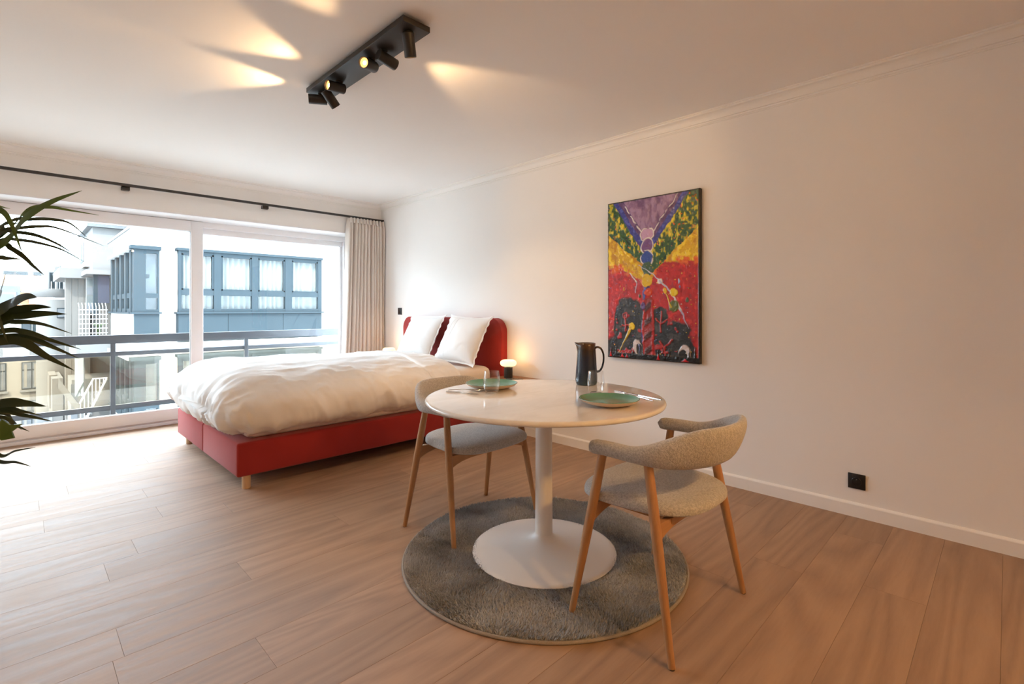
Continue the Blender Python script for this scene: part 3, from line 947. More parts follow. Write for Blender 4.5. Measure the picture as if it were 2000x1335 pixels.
def knife(label, a, b):
    a, b = Vector(a), Vector(b)
    d = b - a
    t = thing('table_knife', label, 'knife', (a.x, a.y, TZ + .0006), math.atan2(d.y, d.x), 'steel cutlery on the marble table')
    L_ = d.length
    h = L_ * .46
    bm = bmesh.new()
    w0 = [(0, .0045), (.01, .0052), (h * .7, .0042), (h, .0038)]
    rows = []
    for s, w in w0:
        rows.append([bm.verts.new((s, -w, 0)), bm.verts.new((s, w, 0)), bm.verts.new((s, w * .7, .005)), bm.verts.new((s, -w * .7, .005))])
    for p_, q_ in zip(rows, rows[1:]):
        for k in range(4): bm.faces.new((p_[k], p_[(k+1) % 4], q_[(k+1) % 4], q_[k]))
    bm.faces.new(rows[0]); bm.faces.new(rows[-1][::-1])
    bmobj('handle', bm, M['steel'], t, True, 60)
    prism('blade', [(h - .002, -.0035), (h + .01, -.009), (L_ * .9, -.010), (L_, -.001), (L_ * .985, .004), (h, .004)], .0014, .0032, 'z', M['steel'], t)
    return t

def fork(label, a, b, za=0.0, zb=0.0):
    a, b = Vector(a), Vector(b)
    d = b - a
    t = thing('table_fork', label, 'fork', (a.x, a.y, TZ + .0006), math.atan2(d.y, d.x), 'steel cutlery on the marble table')
    L_ = d.length
    def zz(s): f = s / L_; return za * (1 - f) + zb * f + .004 * math.sin(min(1, f / .75) * PI) + (.010 * ((f - .72) / .28) ** 2 - .0 if f > .72 else 0)
    bm = bmesh.new(); rows = []
    for s, w in ((0, .004), (.02, .0046), (L_ * .35, .003), (L_ * .66, .0026), (L_ * .70, .0050), (L_ * .74, .0105), (L_ * .80, .0115)):
        rows.append([bm.verts.new((s, -w, zz(s))), bm.verts.new((s, w, zz(s))), bm.verts.new((s, w * .8, zz(s) + .0026)), bm.verts.new((s, -w * .8, zz(s) + .0026))])
    for p_, q_ in zip(rows, rows[1:]):
        for k in range(4): bm.faces.new((p_[k], p_[(k+1) % 4], q_[(k+1) % 4], q_[k]))
    bm.faces.new(rows[0]); bm.faces.new(rows[-1][::-1])
    bmobj('handle', bm, M['steel'], t, True, 60)
    for k in range(4):
        y = -.0096 + .0064 * k
        pts = [(s, y * (1 - .08 * i), zz(s) + .0013) for i, s in enumerate((L_ * .795, L_ * .87, L_ * .94, L_ * .999))]
        tube('tine', pts, [.0017, .0015, .0013, .0008], M['steel'], t, 6)
    return t
knife('steel knife lying at the edge of the table facing the bed', (1.484, 1.938, 0), (1.548, 1.772, 0))
fork('steel fork propped across the knife facing the bed', (1.497, 1.940, 0), (1.632, 1.806, 0), 0.006, 0.006)
knife('steel knife right of the plate nearest the front armchair', (2.020, 1.085, 0), (2.085, 1.372, 0))
fork('steel fork beside the knife nearest the front armchair', (1.975, 1.100, 0), (2.030, 1.285, 0), 0.0, 0.0)

# ------------------------------------------------------------------ painting
PY0, PY1, PZ0, PZ1 = 2.186, 1.456, 0.770, 1.950     # left edge, right edge, bottom, top
def painting():
    nx, nz = 250, 400
    u = np.linspace(0, 1, nx); v = np.linspace(0, 1, nz)
    Ug, Vg = np.meshgrid(u, v, indexing='xy')
    asp = 1.18 / .73
    def nz2(s, o=4, k=0.0, sx=1, sy=1): return fbm(np.stack([Ug * s * sx + k, Vg * asp * s * sy + k * 1.7, Ug * 0 + k], -1), o)
    wu = Ug + .022 * nz2(9, 3, 1.3) + .010 * nz2(28, 2, 5.1); wv = Vg + .016 * nz2(9, 3, 8.3) + .008 * nz2(28, 2, 3.3)
    C = np.zeros((nz, nx, 3)); H = np.zeros((nz, nx))
    def s2l(c): c = np.array(c) / 255.; return np.where(c < .04045, c / 12.92, ((c + .055) / 1.055) ** 2.4)
    def put(mask, col, h=None):
        m_ = np.clip(mask, 0, 1)[..., None]
        C[:] = C * (1 - m_) + s2l(col) * m_
        if h is not None: H[:] = H * (1 - m_[..., 0]) + (H * .4 + h) * m_[..., 0]
    def soft(d, e=.006): return np.clip(.5 - d / e, 0, 1)
    stroke = nz2(34, 3, 2.2)
    put(np.ones_like(Ug), (190, 30, 32), .2)
    put(soft(-stroke + .30, .2), (222, 48, 40), .3); put(soft(stroke + .30, .2), (150, 22, 26), .15)
    arc = np.sin(60 * np.hypot((wu - .25), (wv - .75) * asp * .8)); arc2 = np.sin(60 * np.hypot((wu - .78), (wv - .76) * asp * .8))
    put(.35 * np.clip(np.where(Ug < .47, arc, arc2), 0, 1), (150, 20, 24), .3)
    # yellow belts
    yb = np.where(Ug < .47, .425 + .10 * np.clip((wu - .15) / .3, 0, 1), .405 + .10 * np.clip((.62 - wu) / .12, 0, 1))
    put(soft(wv - yb, .012), (222, 178, 20), .5)
    st2 = nz2(26, 3, 9.4, 1.0, .8)
    put(soft(wv - yb, .012) * soft(-st2 + .10, .12), (246, 216, 48), .95)
    put(soft(wv - yb, .012) * soft(st2 + .20, .12), (200, 146, 20), .2)
    put(soft(np.abs(wv - yb) - .022, .02) * soft(-nz2(16, 3, 4.4) + .05, .2), (226, 104, 26), .45)
    # green flanks with yellow dashes
    vx = .46
    lo_v = .02 + .40 * np.clip((Ug - .0) / .46, 0, 1) * 0
    gL = (wv < .20 + .52 * wu + .0) & (Ug < vx) & (wu < .16 + .98 * wv + .06)
    gR = (wv < .205 + .55 * (1.0 - wu)) & (Ug > vx) & (wu > .86 - 1.02 * wv - .03)
    g = (gL | gR).astype(float)
    put(g, (52, 92, 42), .35)
    dash = nz2(30, 2, 7.7, 1.3, .75)
    put(g * soft(-dash + .12, .10), (188, 180, 40), .85); put(g * soft(-dash + .30, .08), (236, 214, 60), 1.0); put(g * soft(dash + .26, .1), (24, 58, 34), .15)
    put(g * soft(-nz2(40, 2, 21.) + .42, .06), (214, 110, 40), .9)
    # blue then purple V
    half = .415 * np.clip(1 - Vg / .345, 0, 1) ** .95 + .012
    dv = np.abs(wu - (.485 - .03 * Vg * 3)) - half
    put(soft(dv), (58, 62, 150), .5); put(soft(dv + .02) * soft(-stroke + .15, .2), (84, 92, 186), .7)
    put(soft(dv + .065), (92, 62, 112), .45); put(soft(dv + .065) * soft(-nz2(24, 3, 6.1, 1, .5) + .12, .2), (122, 88, 138), .7)
    put(soft(dv + .13), (140, 106, 146), .6); put(soft(dv + .13) * soft(-nz2(24, 3, 16.1, 1, .5) + .10, .2), (166, 134, 172), .9); put(soft(dv + .13) * soft(nz2(24, 3, 16.1, 1, .5) + .2, .2), (112, 78, 122), .3)
    wl = soft(np.abs(dv + .115) - .007, .008) * soft(-nz2(18, 2, 12.) - .05, .15) * (Vg < .26)
    put(wl, (226, 218, 222), 1.1)
    # chain of rings down the middle
    def disc(cu, cv, ru, rv): return np.sqrt(((wu - cu) / ru) ** 2 + ((wv - cv) / rv) ** 2) - 1
    for cu, cv, ru, rv, col in ((.458, .232, .062, .036, (198, 158, 196)), (.462, .300, .056, .042, (116, 74, 134)), (.458, .375, .060, .042, (44, 74, 160)), (.463, .440, .060, .040, (64, 92, 62)), (.460, .512, .050, .034, (226, 190, 40)), (.470, .556, .030, .014, (90, 70, 120)), (.474, .580, .042, .024, (212, 74, 34))):
        d = disc(cu, cv, ru, rv)
        if cv < .41: put(soft(np.abs(d - .10) - .10, .10) * soft(-nz2(20, 2, cv * 50) - .12, .15), (228, 222, 220), 1.1)
        put(soft(d, .15), col, .7)
    # black masses
    bl = soft(disc(.255, .80, .185, .17) - .35 * nz2(7, 3, 14.), .12)
    bl2 = soft(disc(.235, .97, .24, .16) - .25 * nz2(9, 3, 24.), .12)
    br = soft(disc(.60, .77, .10, .105) - .35 * nz2(7, 3, 34.), .12)
    br2 = soft(disc(.745, .93, .215, .16) - .35 * nz2(8, 3, 44.), .12)
    blk = np.maximum.reduce([bl, bl2, br, br2]); put(blk, (30, 27, 28), .1)
    put(blk * soft(-nz2(14, 3, 54.) + .22, .2) * .7, (74, 68, 68), .15)
    put(blk * soft(-nz2(13, 3, 64.) + .40, .08), (172, 36, 36), .5)
    put(soft(-nz2(46, 2, 74.) + .53, .05) * (Vg > .42), (222, 190, 60), .9)
    put(soft(-nz2(50, 2, 84.) + .56, .05) * (Vg > .40), (214, 214, 226), .9)
    put(soft(-nz2(44, 2, 94.) + .57, .05) * (Vg > .40), (70, 84, 150), .9)
    # red trunk
    tr_ = soft(np.abs(wu - .475) - .045, .02) * (Vg > .62)
    put(tr_, (150, 38, 36), .5); put(tr_ * soft(np.sin(70 * Vg + 30 * wu) * .2 + .02, .2), (74, 34, 32), .9)
    put(soft(np.abs(wu - .425) - .010, .01) * (Vg > .63), (188, 48, 44), .9); put(soft(np.abs(wu - .525) - .012, .012) * (Vg > .63), (180, 40, 38), .9)
    # splashes
    def seg(a, b, w0, w1, col, h=1.0, e=.006):
        ax, ay = a; bx, by = b; dx, dy = bx - ax, (by - ay) * asp
        t = np.clip(((wu - ax) * dx + (wv - ay) * asp * dy) / (dx * dx + dy * dy), 0, 1)
        d = np.hypot(wu - ax - t * dx, (wv - ay) * asp - t * dy)
        put(soft(d - (w0 + (w1 - w0) * t), e), col, h)
    W_ = (224, 222, 232)
    seg((.37, .415), (.60, .515), .002, .006, (196, 202, 226)); put(soft(disc(.60, .520, .030, .017), .2), (232, 232, 238), 1.3)
    seg((.60, .52), (.72, .60), .010, .006, (190, 196, 222)); seg((.72, .60), (.82, .70), .008, .014, W_); seg((.82, .70), (.885, .80), .010, .002, (186, 180, 212))
    seg((.27, .46), (.345, .515), .004, .007, W_); seg((.345, .515), (.335, .575), .006, .004, (196, 188, 220))
    put(soft(disc(.735, .590, .040, .026) - .3 * nz2(30, 2, 4.), .2), (232, 204, 44), 1.2); put(soft(disc(.645, .583, .020, .014), .2), (228, 190, 50), 1)
    put(soft(disc(.745, .672, .048, .034) - .4 * nz2(20, 2, 14.), .2), (96, 108, 50), 1.1); seg((.66, .60), (.72, .68), .004, .009, (214, 190, 60))
    put(soft(disc(.79, .52, .012, .014), .2), (170, 178, 222), 1); put(soft(disc(.80, .555, .012, .010), .2), (120, 132, 190), 1); put(soft(disc(.88, .635, .016, .014), .2), (80, 92, 70), 1)
    put(soft(disc(.385, .60, .012, .014), .2), (64, 96, 60), 1); put(soft(disc(.42, .668, .026, .024), .2), (96, 66, 128), 1)
    put(soft(disc(.285, .800, .036, .020), .2), (234, 206, 50), 1.3); seg((.27, .815), (.205, .895), .018, .006, (206, 174, 40)); seg((.205, .895), (.13, .965), .007, .003, (200, 170, 50))
    # open crescents in white
    for cu, cv, ru, rv, k in ((.352, .925, .048, .052, 1), (.855, .950, .058, .058, -1)):
        d = disc(cu, cv, ru, rv); d2 = disc(cu + k * .020, cv + .012, ru * .68, rv * .74)
        put(soft(d, .15) * (1 - soft(d2, .15)) * (1 if k > 0 else 1), (216, 206, 208), 1.0)
    seg((.375, .905), (.378, .962), .006, .004, (108, 122, 176))
    # rough red marks on the black
    for a, b in (((.205, .735), (.215, .83)), ((.17, .80), (.26, .795)), ((.56, .745), (.62, .775)), ((.68, .745), (.62, .775)), ((.615, .70), (.615, .83)), ((.60, .885), (.655, .925)), ((.72, .875), (.655, .925)), ((.655, .925), (.660, .985)), ((.625, .945), (.69, .945))):
        seg(a, b, .007, .006, (186, 50, 46), .8, .012)
    put(soft(np.abs(np.hypot(wu - .21, (wv - .735) * asp) - .028) - .006, .01), (170, 40, 40), .7)
    # drips rising from the bottom edge
    dr = np.full(nx, .965)
    for cu, hh, ww in ((.045, .06, .016), (.105, .085, .012), (.17, .03, .02), (.22, .03, .016), (.30, .035, .05), (.415, .075, .014), (.50, .02, .02), (.58, .05, .02), (.63, .062, .014), (.70, .07, .012), (.80, .03, .02), (.90, .075, .016), (.955, .085, .020)):
        dr = np.minimum(dr, .985 - hh * np.clip(1 - np.abs(u - cu) / ww, 0, 1) ** 1.6)
    dm = soft(dr[None, :] - Vg, .006); put(dm, (18, 15, 16), 1.4)
    for cu, hh, ww in ((.04, .05, .012), (.18, .025, .02), (.235, .02, .012), (.585, .035, .016), (.86, .016, .03)):
        put(soft((.99 - hh * np.clip(1 - np.abs(Ug - cu) / ww, 0, 1) ** 1.5) - Vg, .006) * (np.abs(Ug - cu) < ww * 1.3), (206, 26, 36), 1.5)
    rim = np.maximum.reduce([soft(Ug - .010 - .006 * nz2(20, 2, 3.), .006), soft(.985 - Ug, .006), soft(Vg - .008, .006), soft(.992 - Vg, .006)])
    put(rim, (20, 17, 18), .8)
    H = H * .0034 + (.0022 * nz2(40, 3, 2.9) + .0012 * nz2(90, 2, 7.9)) * np.clip(.3 + H, 0, 1.2)
    root = thing('abstract_painting', 'large abstract painting in purple, yellow, red and black', 'painting', (XW, (PY0 + PY1) / 2, PZ0))
    yc = (PY0 + PY1) / 2
    D = .030
    M['canvas'] = mat('painted_black_edge', (.016, .013, .013), .35, var=.3, scale=30, bump=.3)
    box('canvas', (-D, PY1 - yc, 0), (-.001, PY0 - yc, PZ1 - PZ0), M['canvas'], root, .002)
    X = -D - .0006 - np.clip(H, .0002, .01)
    X[0, :] = X[-1, :] = -D + .001; X[:, 0] = X[:, -1] = -D + .001
    Yv = (PY0 - yc) + (PY1 - PY0) * Ug; Zv = (PZ1 - PZ0) * (1 - Vg)
    me = bpy.data.meshes.new('paint')
    Vv = np.stack([X, Yv, Zv], -1).reshape(-1, 3)
    idx = np.arange(nx * nz).reshape(nz, nx)
    F = np.stack([idx[:-1, :-1], idx[1:, :-1], idx[1:, 1:], idx[:-1, 1:]], -1).reshape(-1, 4)
    nf = len(F)
    me.vertices.add(len(Vv)); me.vertices.foreach_set('co', Vv.reshape(-1))
    me.loops.add(nf * 4); me.loops.foreach_set('vertex_index', F.reshape(-1).astype(np.int32))
    me.polygons.add(nf); me.polygons.foreach_set('loop_start', np.arange(0, nf * 4, 4, dtype=np.int32)); me.polygons.foreach_set('loop_total', np.full(nf, 4, dtype=np.int32))
    me.update(calc_edges=True)
    me.polygons.foreach_set('use_smooth', [True] * nf)
    ca = me.color_attributes.new('paint', 'FLOAT_COLOR', 'POINT')
    ca.data.foreach_set('color', np.concatenate([C.reshape(-1, 3), np.ones((nx * nz, 1))], -1).astype(np.float32).reshape(-1))
    m_, nt, b = newmat('thick_acrylic_paint')
    at = N(nt, 'ShaderNodeVertexColor'); at.layer_name = 'paint'; nt.links.new(at.outputs['Color'], b.inputs['Base Color'])
    b.inputs['Roughness'].default_value = .28; b.inputs['Specular IOR Level'].default_value = .5
    me.materials.append(m_)
    link(bpy.data.objects.new('paint', me), root)
painting()

# ------------------------------------------------------------------ socket and switch
def wallplate(name, label, cat, y, z, w, h):
    t = thing(name, label, cat, (XW, y, z))
    box('plate', (-.009, -w / 2, -h / 2), (0, w / 2, h / 2), M['blackp'], t, .002)
    return t
sk = wallplate('wall_socket', 'square black power socket low on the picture wall', 'socket', .587, .195, .080, .082)
bm = lathe_bm(bmesh.new(), [(.0215, 0), (.0225, .001), (.0215, .0018), (.0195, -.004), (.0190, -.006), (0, -.006)], 32)
M['sockin'] = mat('gloss_black_insert', (.012, .011, .011), .2)
o = bmobj('insert', bm, M['sockin'], sk, True, 40); o.matrix_local = Matrix.Translation((-.0092, 0, 0)) @ Matrix.Rotation(-PI / 2, 4, 'Y')
M['brass'] = mat('contact_metal', (.55, .48, .36), .3, metal=1)
for dy, dz_ in ((-.0095, 0), (.0095, 0)):
    o = lathe('contact', [(0, 0), (.0024, 0), (.0024, .001), (0, .001)], M['gasket'], sk, 12); o.matrix_local = Matrix.Translation((-.0093 + .006, dy, dz_)) @ Matrix.Rotation(-PI / 2, 4, 'Y')
o = tube('earth_pin', [(-.003, 0, .011), (-.0135, 0, .011), (-.0155, 0, .011)], [.0024, .0024, .001], M['brass'], sk, 10)
sw = wallplate('light_switch', 'small black light switch above the left of the headboard', 'switch', 5.171, 1.112, .078, .082)
box('rocker', (-.0125, -.024, -.028), (-.008, .024, .028), M['sockin'], sw, .002)

# ------------------------------------------------------------------ ceiling spotlight bar
bar = thing('spotlight_bar', 'black ceiling bar with six swivel spotlights', 'light', (1.272, 2.393, CE))
box('back_plate', (-.045, -.44, -.022), (.045, .44, 0), M['black'], bar, .001)
box('bar_plate', (-.072, -.515, -.043), (.072, .515, -.016), M['black'], bar, .0015)
M['bulb'] = emit('lit_bulb', (1.0, .66, .30), 14.0)
M['lens'] = emit('warm_bulb_lens', (1.0, .46, .13), 1.6)
M['reflector'] = mat('bulb_reflector', (.75, .62, .45), .25, metal=.6)
HEADS = [  # y along the bar, aim
    (1.945, (.30, .22, -.93)), (2.165, (.96, .06, -.17)), (2.285, (-.80, -.45, -.20)),
    (2.640, (-.95, -.08, -.10)), (2.775, (.66, .05, -.70)), (2.862, (-.90, .42, -.05))]
for y, aim in HEADS:
    hd = bpy.data.objects.new('spot_head', None); hd.empty_display_size = .02; link(hd, bar)
    hd.location = (0, y - 2.393, -.043)
    aim = Vector(aim).normalized()
    lathe('swivel_rose', [(0, 0), (.021, 0), (.021, -.004), (.019, -.006), (0, -.006)][::-1], M['black'], hd, 24)
    piv = Vector((0, 0, -.034))
    tube('stem', [(0, 0, -.004), (0, 0, -.03)], .006, M['black'], hd, 10)
    q_ = aim.to_track_quat('-Z', 'Y').to_matrix().to_4x4()
    # can: axis -Z local, from z=+.028 (back) to z=-.072 (mouth)
    can = [(0, .030), (.026, .030), (.0275, .0285), (.0275, -.070), (.0268, -.072), (.0250, -.072), (.0245, -.058), (0, -.058)]
    o = bmobj('can', lathe_bm(bmesh.new(), can, 28), M['black'], hd, True, 40)
    o.matrix_local = Matrix.Translation(piv) @ q_
    b2_ = lathe('bulb_lens', [(.010, -.0605), (.021, -.0615), (.0235, -.0625), (.0235, -.059), (0, -.059)], M['lens'], hd, 24)
    b2_.matrix_local = Matrix.Translation(piv) @ q_
    b_ = lathe('bulb', [(0, -.0635), (.006, -.063), (.0095, -.0605), (0, -.0595)], M['bulb'], hd, 20)
    b_.matrix_local = Matrix.Translation(piv) @ q_
    sd = bpy.data.lights.new('spot_beam', 'SPOT'); sd.energy = SPOT_W; sd.color = WARM; sd.spot_size = math.radians(66); sd.spot_blend = .45; sd.shadow_soft_size = .018
    so = bpy.data.objects.new('spot_beam', sd); link(so, hd)
    so.matrix_local = Matrix.Translation(piv + aim * .0735) @ q_

# the same fitting again at the rear of the room, over the kitchen end
bar2 = copy_tree(bar)
for o_ in bpy.data.objects:
    if o_.type == 'LIGHT' and o_.parent and o_.parent.parent == bar2:
        o_.data = o_.data.copy(); o_.data.energy = SPOT_W * 2.4; o_.data.color = (1.0, 0.54, 0.18); o_.data.spot_size = math.radians(110); o_.data.spot_blend = .8
bar2.location = (1.5, -1.35, CE); bar2.rotation_euler = (0, 0, PI / 2)
tag(bar2, 'second black spotlight bar on the ceiling behind the viewer', 'light')

# ------------------------------------------------------------------ curtain and its rail
rail = thing('curtain_rail', 'slim black curtain rail running above the window', 'curtain rail', (0.7, YW, 2.24))
box('track', (XL - .7 + .02, -.078, -.010), (XW - .7 - .004, -.052, .012), M['black'], rail, .002)
for x in (-.55, .687, 1.865):
    br_ = box('bracket', (x - .7 - .030, -.052, -.040), (x - .7 + .030, -.002, -.008), M['black'], rail, .002)
    tube('screw', [(x - .7, -.052, -.024), (x - .7, -.055, -.024)], .006, M['blackp'], br_, 10)
cur = thing('curtain', 'gathered beige pleated curtain hanging beside the window', 'curtain', (3.0, YW - .065, 0.015))
nxc, nzc = 300, 46
s = np.linspace(0, 1, nxc); zz = np.linspace(0, 1, nzc)
S, Zc = np.meshgrid(s, zz, indexing='ij')
ph = S * 11 + .35 * vnoise(np.stack([S * 9, S * 0, S * 0], -1)) + .10 * vnoise(np.stack([S * 5, Zc * 2, S * 0 + 3], -1))
fold = np.sin(2 * PI * ph)
pin = np.clip((Zc - .955) / .045, 0, 1)
wtop, wbot = .470, .535
Wc = wbot + (wtop - wbot) * Zc ** .6
Xc = XW - .012 - Wc * (1 - S) - .030 * np.cos(2 * PI * ph) * (1 - .5 * pin) * .35 - .03 * (1 - S) ** 6 * (1 - Zc) ** .7
Yc = -.012 - .046 * np.sign(fold) * np.abs(fold) ** 1.5 * (1 - .45 * pin) - .010 * np.sin(4 * PI * ph + 1)
Yc = Yc + .010 * vnoise(np.stack([S * 14, Zc * 3, S * 0], -1)) * (1 - pin)
Zz = .004 + 2.202 * Zc
panel = grid_mesh('panel', Xc - 3.0, Yc, Zz, M['curtain'], cur, wrap=False)
md = panel.modifiers.new('thick', 'SOLIDIFY'); md.thickness = .0025
tape = []
for i in range(11):
    x = XW - .012 - wtop + wtop * (i + .5) / 11
    box('pleat_tape', (x - 3.0 - .009, -.052, 2.150), (x - 3.0 + .009, -.030, 2.212), M['curtain'], cur, .006)

# ------------------------------------------------------------------ the plant at the left
def px(u_, v_, y):       # a direction measured in the photograph, met with the upright plane at that distance
    a_ = math.radians(44.97); l = (u_ - 1000) / FPX
    dx, dy, dz_ = math.sin(a_) + l * math.cos(a_), math.cos(a_) - l * math.sin(a_), -(v_ - CY) / FPX
    t = y / dy
    return Vector((dx * t, y, CAM_H + dz_ * t))
def leafmat(name, c0, c1):
    m = mat(name, c0, .42, var=.25, scale=5, spec=.45, stretch=(1, 1, 1))
    nt = m.node_tree; b = nt.nodes['Principled BSDF']
    b.inputs['Subsurface Weight'].default_value = 0.0
    tr = N(nt, 'ShaderNodeBsdfTranslucent'); tr.inputs['Color'].default_value = (*c1, 1)
    mx = N(nt, 'ShaderNodeMixShader'); mx.inputs[0].default_value = .10
    out = nt.nodes['Material Output']
    nt.links.new(b.outputs[0], mx.inputs[1]); nt.links.new(tr.outputs[0], mx.inputs[2]); nt.links.new(mx.outputs[0], out.inputs['Surface'])
    return m
M['leaf'] = leafmat('long_green_leaf', (.026, .038, .012), (.20, .30, .03))
M['leaf2'] = leafmat('bright_green_leaf', (.075, .13, .02), (.30, .48, .04))
M['bark'] = mat('plant_trunk', (.22, .16, .10), .9, var=.25, scale=25, bump=.8, bscale=40)
M['pot'] = mat('charcoal_pot', (.06, .058, .056), .7, var=.1, scale=10)
M['soil'] = mat('potting_soil', (.05, .035, .025), .95, var=.4, scale=60, bump=1.0)
PXC, PYC = -.36, 2.98
plant = thing('potted_plant', 'tall spiky-leaved potted plant at the left edge by the window', 'plant', (PXC, PYC, 0))
PO = Vector((PXC, PYC, 0))
def leaf_bm(bm, pts, width, fold_=.25, face=None):
    P_ = catmull(pts, 7); n = len(P_)
    rows = []
    for i, p in enumerate(P_):
        f = i / (n - 1)
        t = (P_[min(i+1, n-1)] - P_[max(i-1, 0)]).normalized()
        ref = face if face is not None else Vector((.38, .40, .83))
        s_ = t.cross(ref).cross(t) if False else (ref - t * ref.dot(t))
        s_.normalize(); u_ = t.cross(s_).normalized()
        w_ = width * (min(1, (f + .12) / .25) ** .6) * (max(0, 1 - max(0, f - .55) / .45) ** .75) / 2
        w_ = max(w_, .0021 if i < n - 2 else .0005)
        rows.append([bm.verts.new(p + s_ * w_), bm.verts.new(p + u_ * fold_ * w_ * .5), bm.verts.new(p - s_ * w_), bm.verts.new(p - u_ * (.0012 + fold_ * w_ * .3))])
    for a, b in zip(rows, rows[1:]):
        for k in range(4): bm.faces.new((a[k], a[(k+1) % 4], b[(k+1) % 4], b[k]))
    bm.faces.new(rows[0][::-1]); bm.faces.new(rows[-1])
def add_leaf(pts, width, m='leaf', face=None):
    bm = bmesh.new(); leaf_bm(bm, [Vector(p) - PO for p in pts], width, face=face)
    return bmobj('leaf', bm, M[m], plant, True, 50)
H1, H2, H3 = Vector((-.20, 2.98, 1.33)), Vector((-.24, 2.94, .98)), Vector((-.22, 3.0, .70))
V1 = Vector((.3, .2, .93))
LV = [  # head, pixels along the leaf, depth of the tip, width, material, facing
    (H1, [(0, 478), (50, 425), (100, 394), (160, 372)], 2.85, .034, 'leaf2', V1), (H1, [(0, 462), (55, 410), (95, 404), (140, 411), (193, 420)], 3.1, .016, 'leaf2', None),
    (H1, [(15, 434), (60, 428), (97, 428), (135, 435), (170, 463)], 2.95, .016, 'leaf', None), (H1, [(0, 453), (30, 446), (75, 442), (115, 446), (203, 480)], 3.05, .014, 'leaf', None),
    (H1, [(0, 456), (30, 453), (70, 459), (110, 475), (145, 496)], 2.9, .016, 'leaf', None), (H1, [(0, 469), (35, 468), (75, 474), (120, 487), (165, 511)], 3.1, .011, 'leaf', None),
    (H1, [(0, 478), (22, 485), (45, 500), (65, 519), (86, 537)], 2.9, .018, 'leaf', V1), (H1, [(-10, 503), (15, 504), (44, 506)], 3.0, .018, 'leaf', None),
    (H1, [(-10, 470), (10, 437), (38, 437)], 3.0, .02, 'leaf', None), (H1, [(-40, 405), (20, 407)], 3.1, .012, 'leaf2', None),
    (H2, [(-12, 590), (0, 568), (6, 552), (10, 535)], 2.8, .028, 'leaf', V1), (H2, [(0, 604), (30, 588), (52, 579), (72, 580)], 2.75, .046, 'leaf', V1),
    (H2, [(0, 611), (40, 603), (75, 599), (100, 600)], 2.85, .030, 'leaf', V1), (H2, [(0, 622), (45, 615), (90, 612), (130, 613)], 2.85, .032, 'leaf', V1),
    (H2, [(0, 632), (30, 628), (80, 632), (140, 651)], 2.95, .020, 'leaf', None), (H2, [(0, 647), (50, 648), (100, 664), (158, 682)], 2.9, .022, 'leaf', None),
    (H2, [(0, 659), (55, 659), (100, 676), (155, 700)], 2.95, .026, 'leaf', None), (H2, [(0, 666), (45, 668), (90, 695), (145, 723)], 2.85, .032, 'leaf', V1),
    (H3, [(0, 788), (45, 787), (90, 793)], 2.85, .034, 'leaf', V1), (H3, [(0, 796), (40, 802), (82, 811)], 2.95, .016, 'leaf', None),
    (H3, [(0, 804), (50, 811), (105, 823)], 3.0, .018, 'leaf', None), (H3, [(0, 814), (28, 829), (57, 842)], 2.9, .014, 'leaf', None), (H3, [(0, 806), (25, 822), (42, 839)], 3.1, .010, 'leaf', None),
    (H3, [(-40, 850), (0, 889), (30, 880), (69, 873)], 2.8, .010, 'leaf', None), (H3, [(-50, 880), (0, 901), (30, 902), (60, 910)], 2.75, .012, 'leaf', None)]
for hd, pl, yt, wd, mm, fc in LV:
    n = len(pl)
    pts = [hd] + [px(u_, v_, 2.96 + (yt - 2.96) * (i + 1) / n) for i, (u_, v_) in enumerate(pl)]
    add_leaf(pts, max(wd, .013) * 1.1, mm, fc)
for hd in (H1, H2, H3):      # the far side of each head
    for k in range(9):
        a = PI * .55 + PI * 1.15 * k / 8 + random.uniform(-.1, .1)
        L_ = random.uniform(.28, .42); up_ = random.uniform(.05, .28)
        d = Vector((math.cos(a), math.sin(a), 0))
        add_leaf([hd, hd + d * L_ * .35 + Vector((0, 0, up_)), hd + d * L_ * .75 + Vector((0, 0, up_ * 1.0)), hd + d * L_ + Vector((0, 0, up_ * .4 - .05))], .026, random.choice(('leaf', 'leaf2')), None)
for top_, b0 in ((H1, (-.33, 2.98)), (H2, (-.39, 2.95)), (H3, (-.36, 3.03))):
    tube('trunk', [Vector((b0[0], b0[1], .27)) - PO, (Vector((b0[0], b0[1], .27)) * .5 + top_ * .5) - PO + Vector((-.03, 0, 0)), top_ - PO], [.020, .017, .014], M['bark'], plant, 10)
# broad lobed leaf low down
bm = bmesh.new()
lob = [(0, 0), (.030, -.035), (.075, -.030), (.066, .0), (.105, .030), (.060, .032), (.030, .062), (.012, .030)]
r_ = [bm.verts.new((px(-14, 852, 2.9) - PO) + Vector((a * .8, .004 * math.sin(a * 60), b * .9 + .01))) for a, b in lob]
c2 = [bm.verts.new(v.co + Vector((.004, .006, 0))) for v in r_]
bm.faces.new(r_); bm.faces.new(c2[::-1])
for i in range(len(r_)): bm.faces.new((r_[i], r_[(i+1) % len(r_)], c2[(i+1) % len(r_)], c2[i]))
bmobj('lobed_leaf', bm, M['leaf2'], plant)
tube('leaf_stalk', [px(-14, 852, 2.9) - PO, Vector((-.30, 2.96, .45)) - PO, Vector((-.35, 2.98, .28)) - PO], [.002, .003, .003], M['leaf2'], plant, 6)
lathe('pot', [(0, 0), (.13, 0), (.14, .005), (.165, .28), (.168, .30), (.160, .30), (.155, .275), (0, .275)], M['pot'], plant, 40)
lathe('soil', [(0, .285), (.10, .283), (.156, .276), (0, .27)], M['soil'], plant, 32)

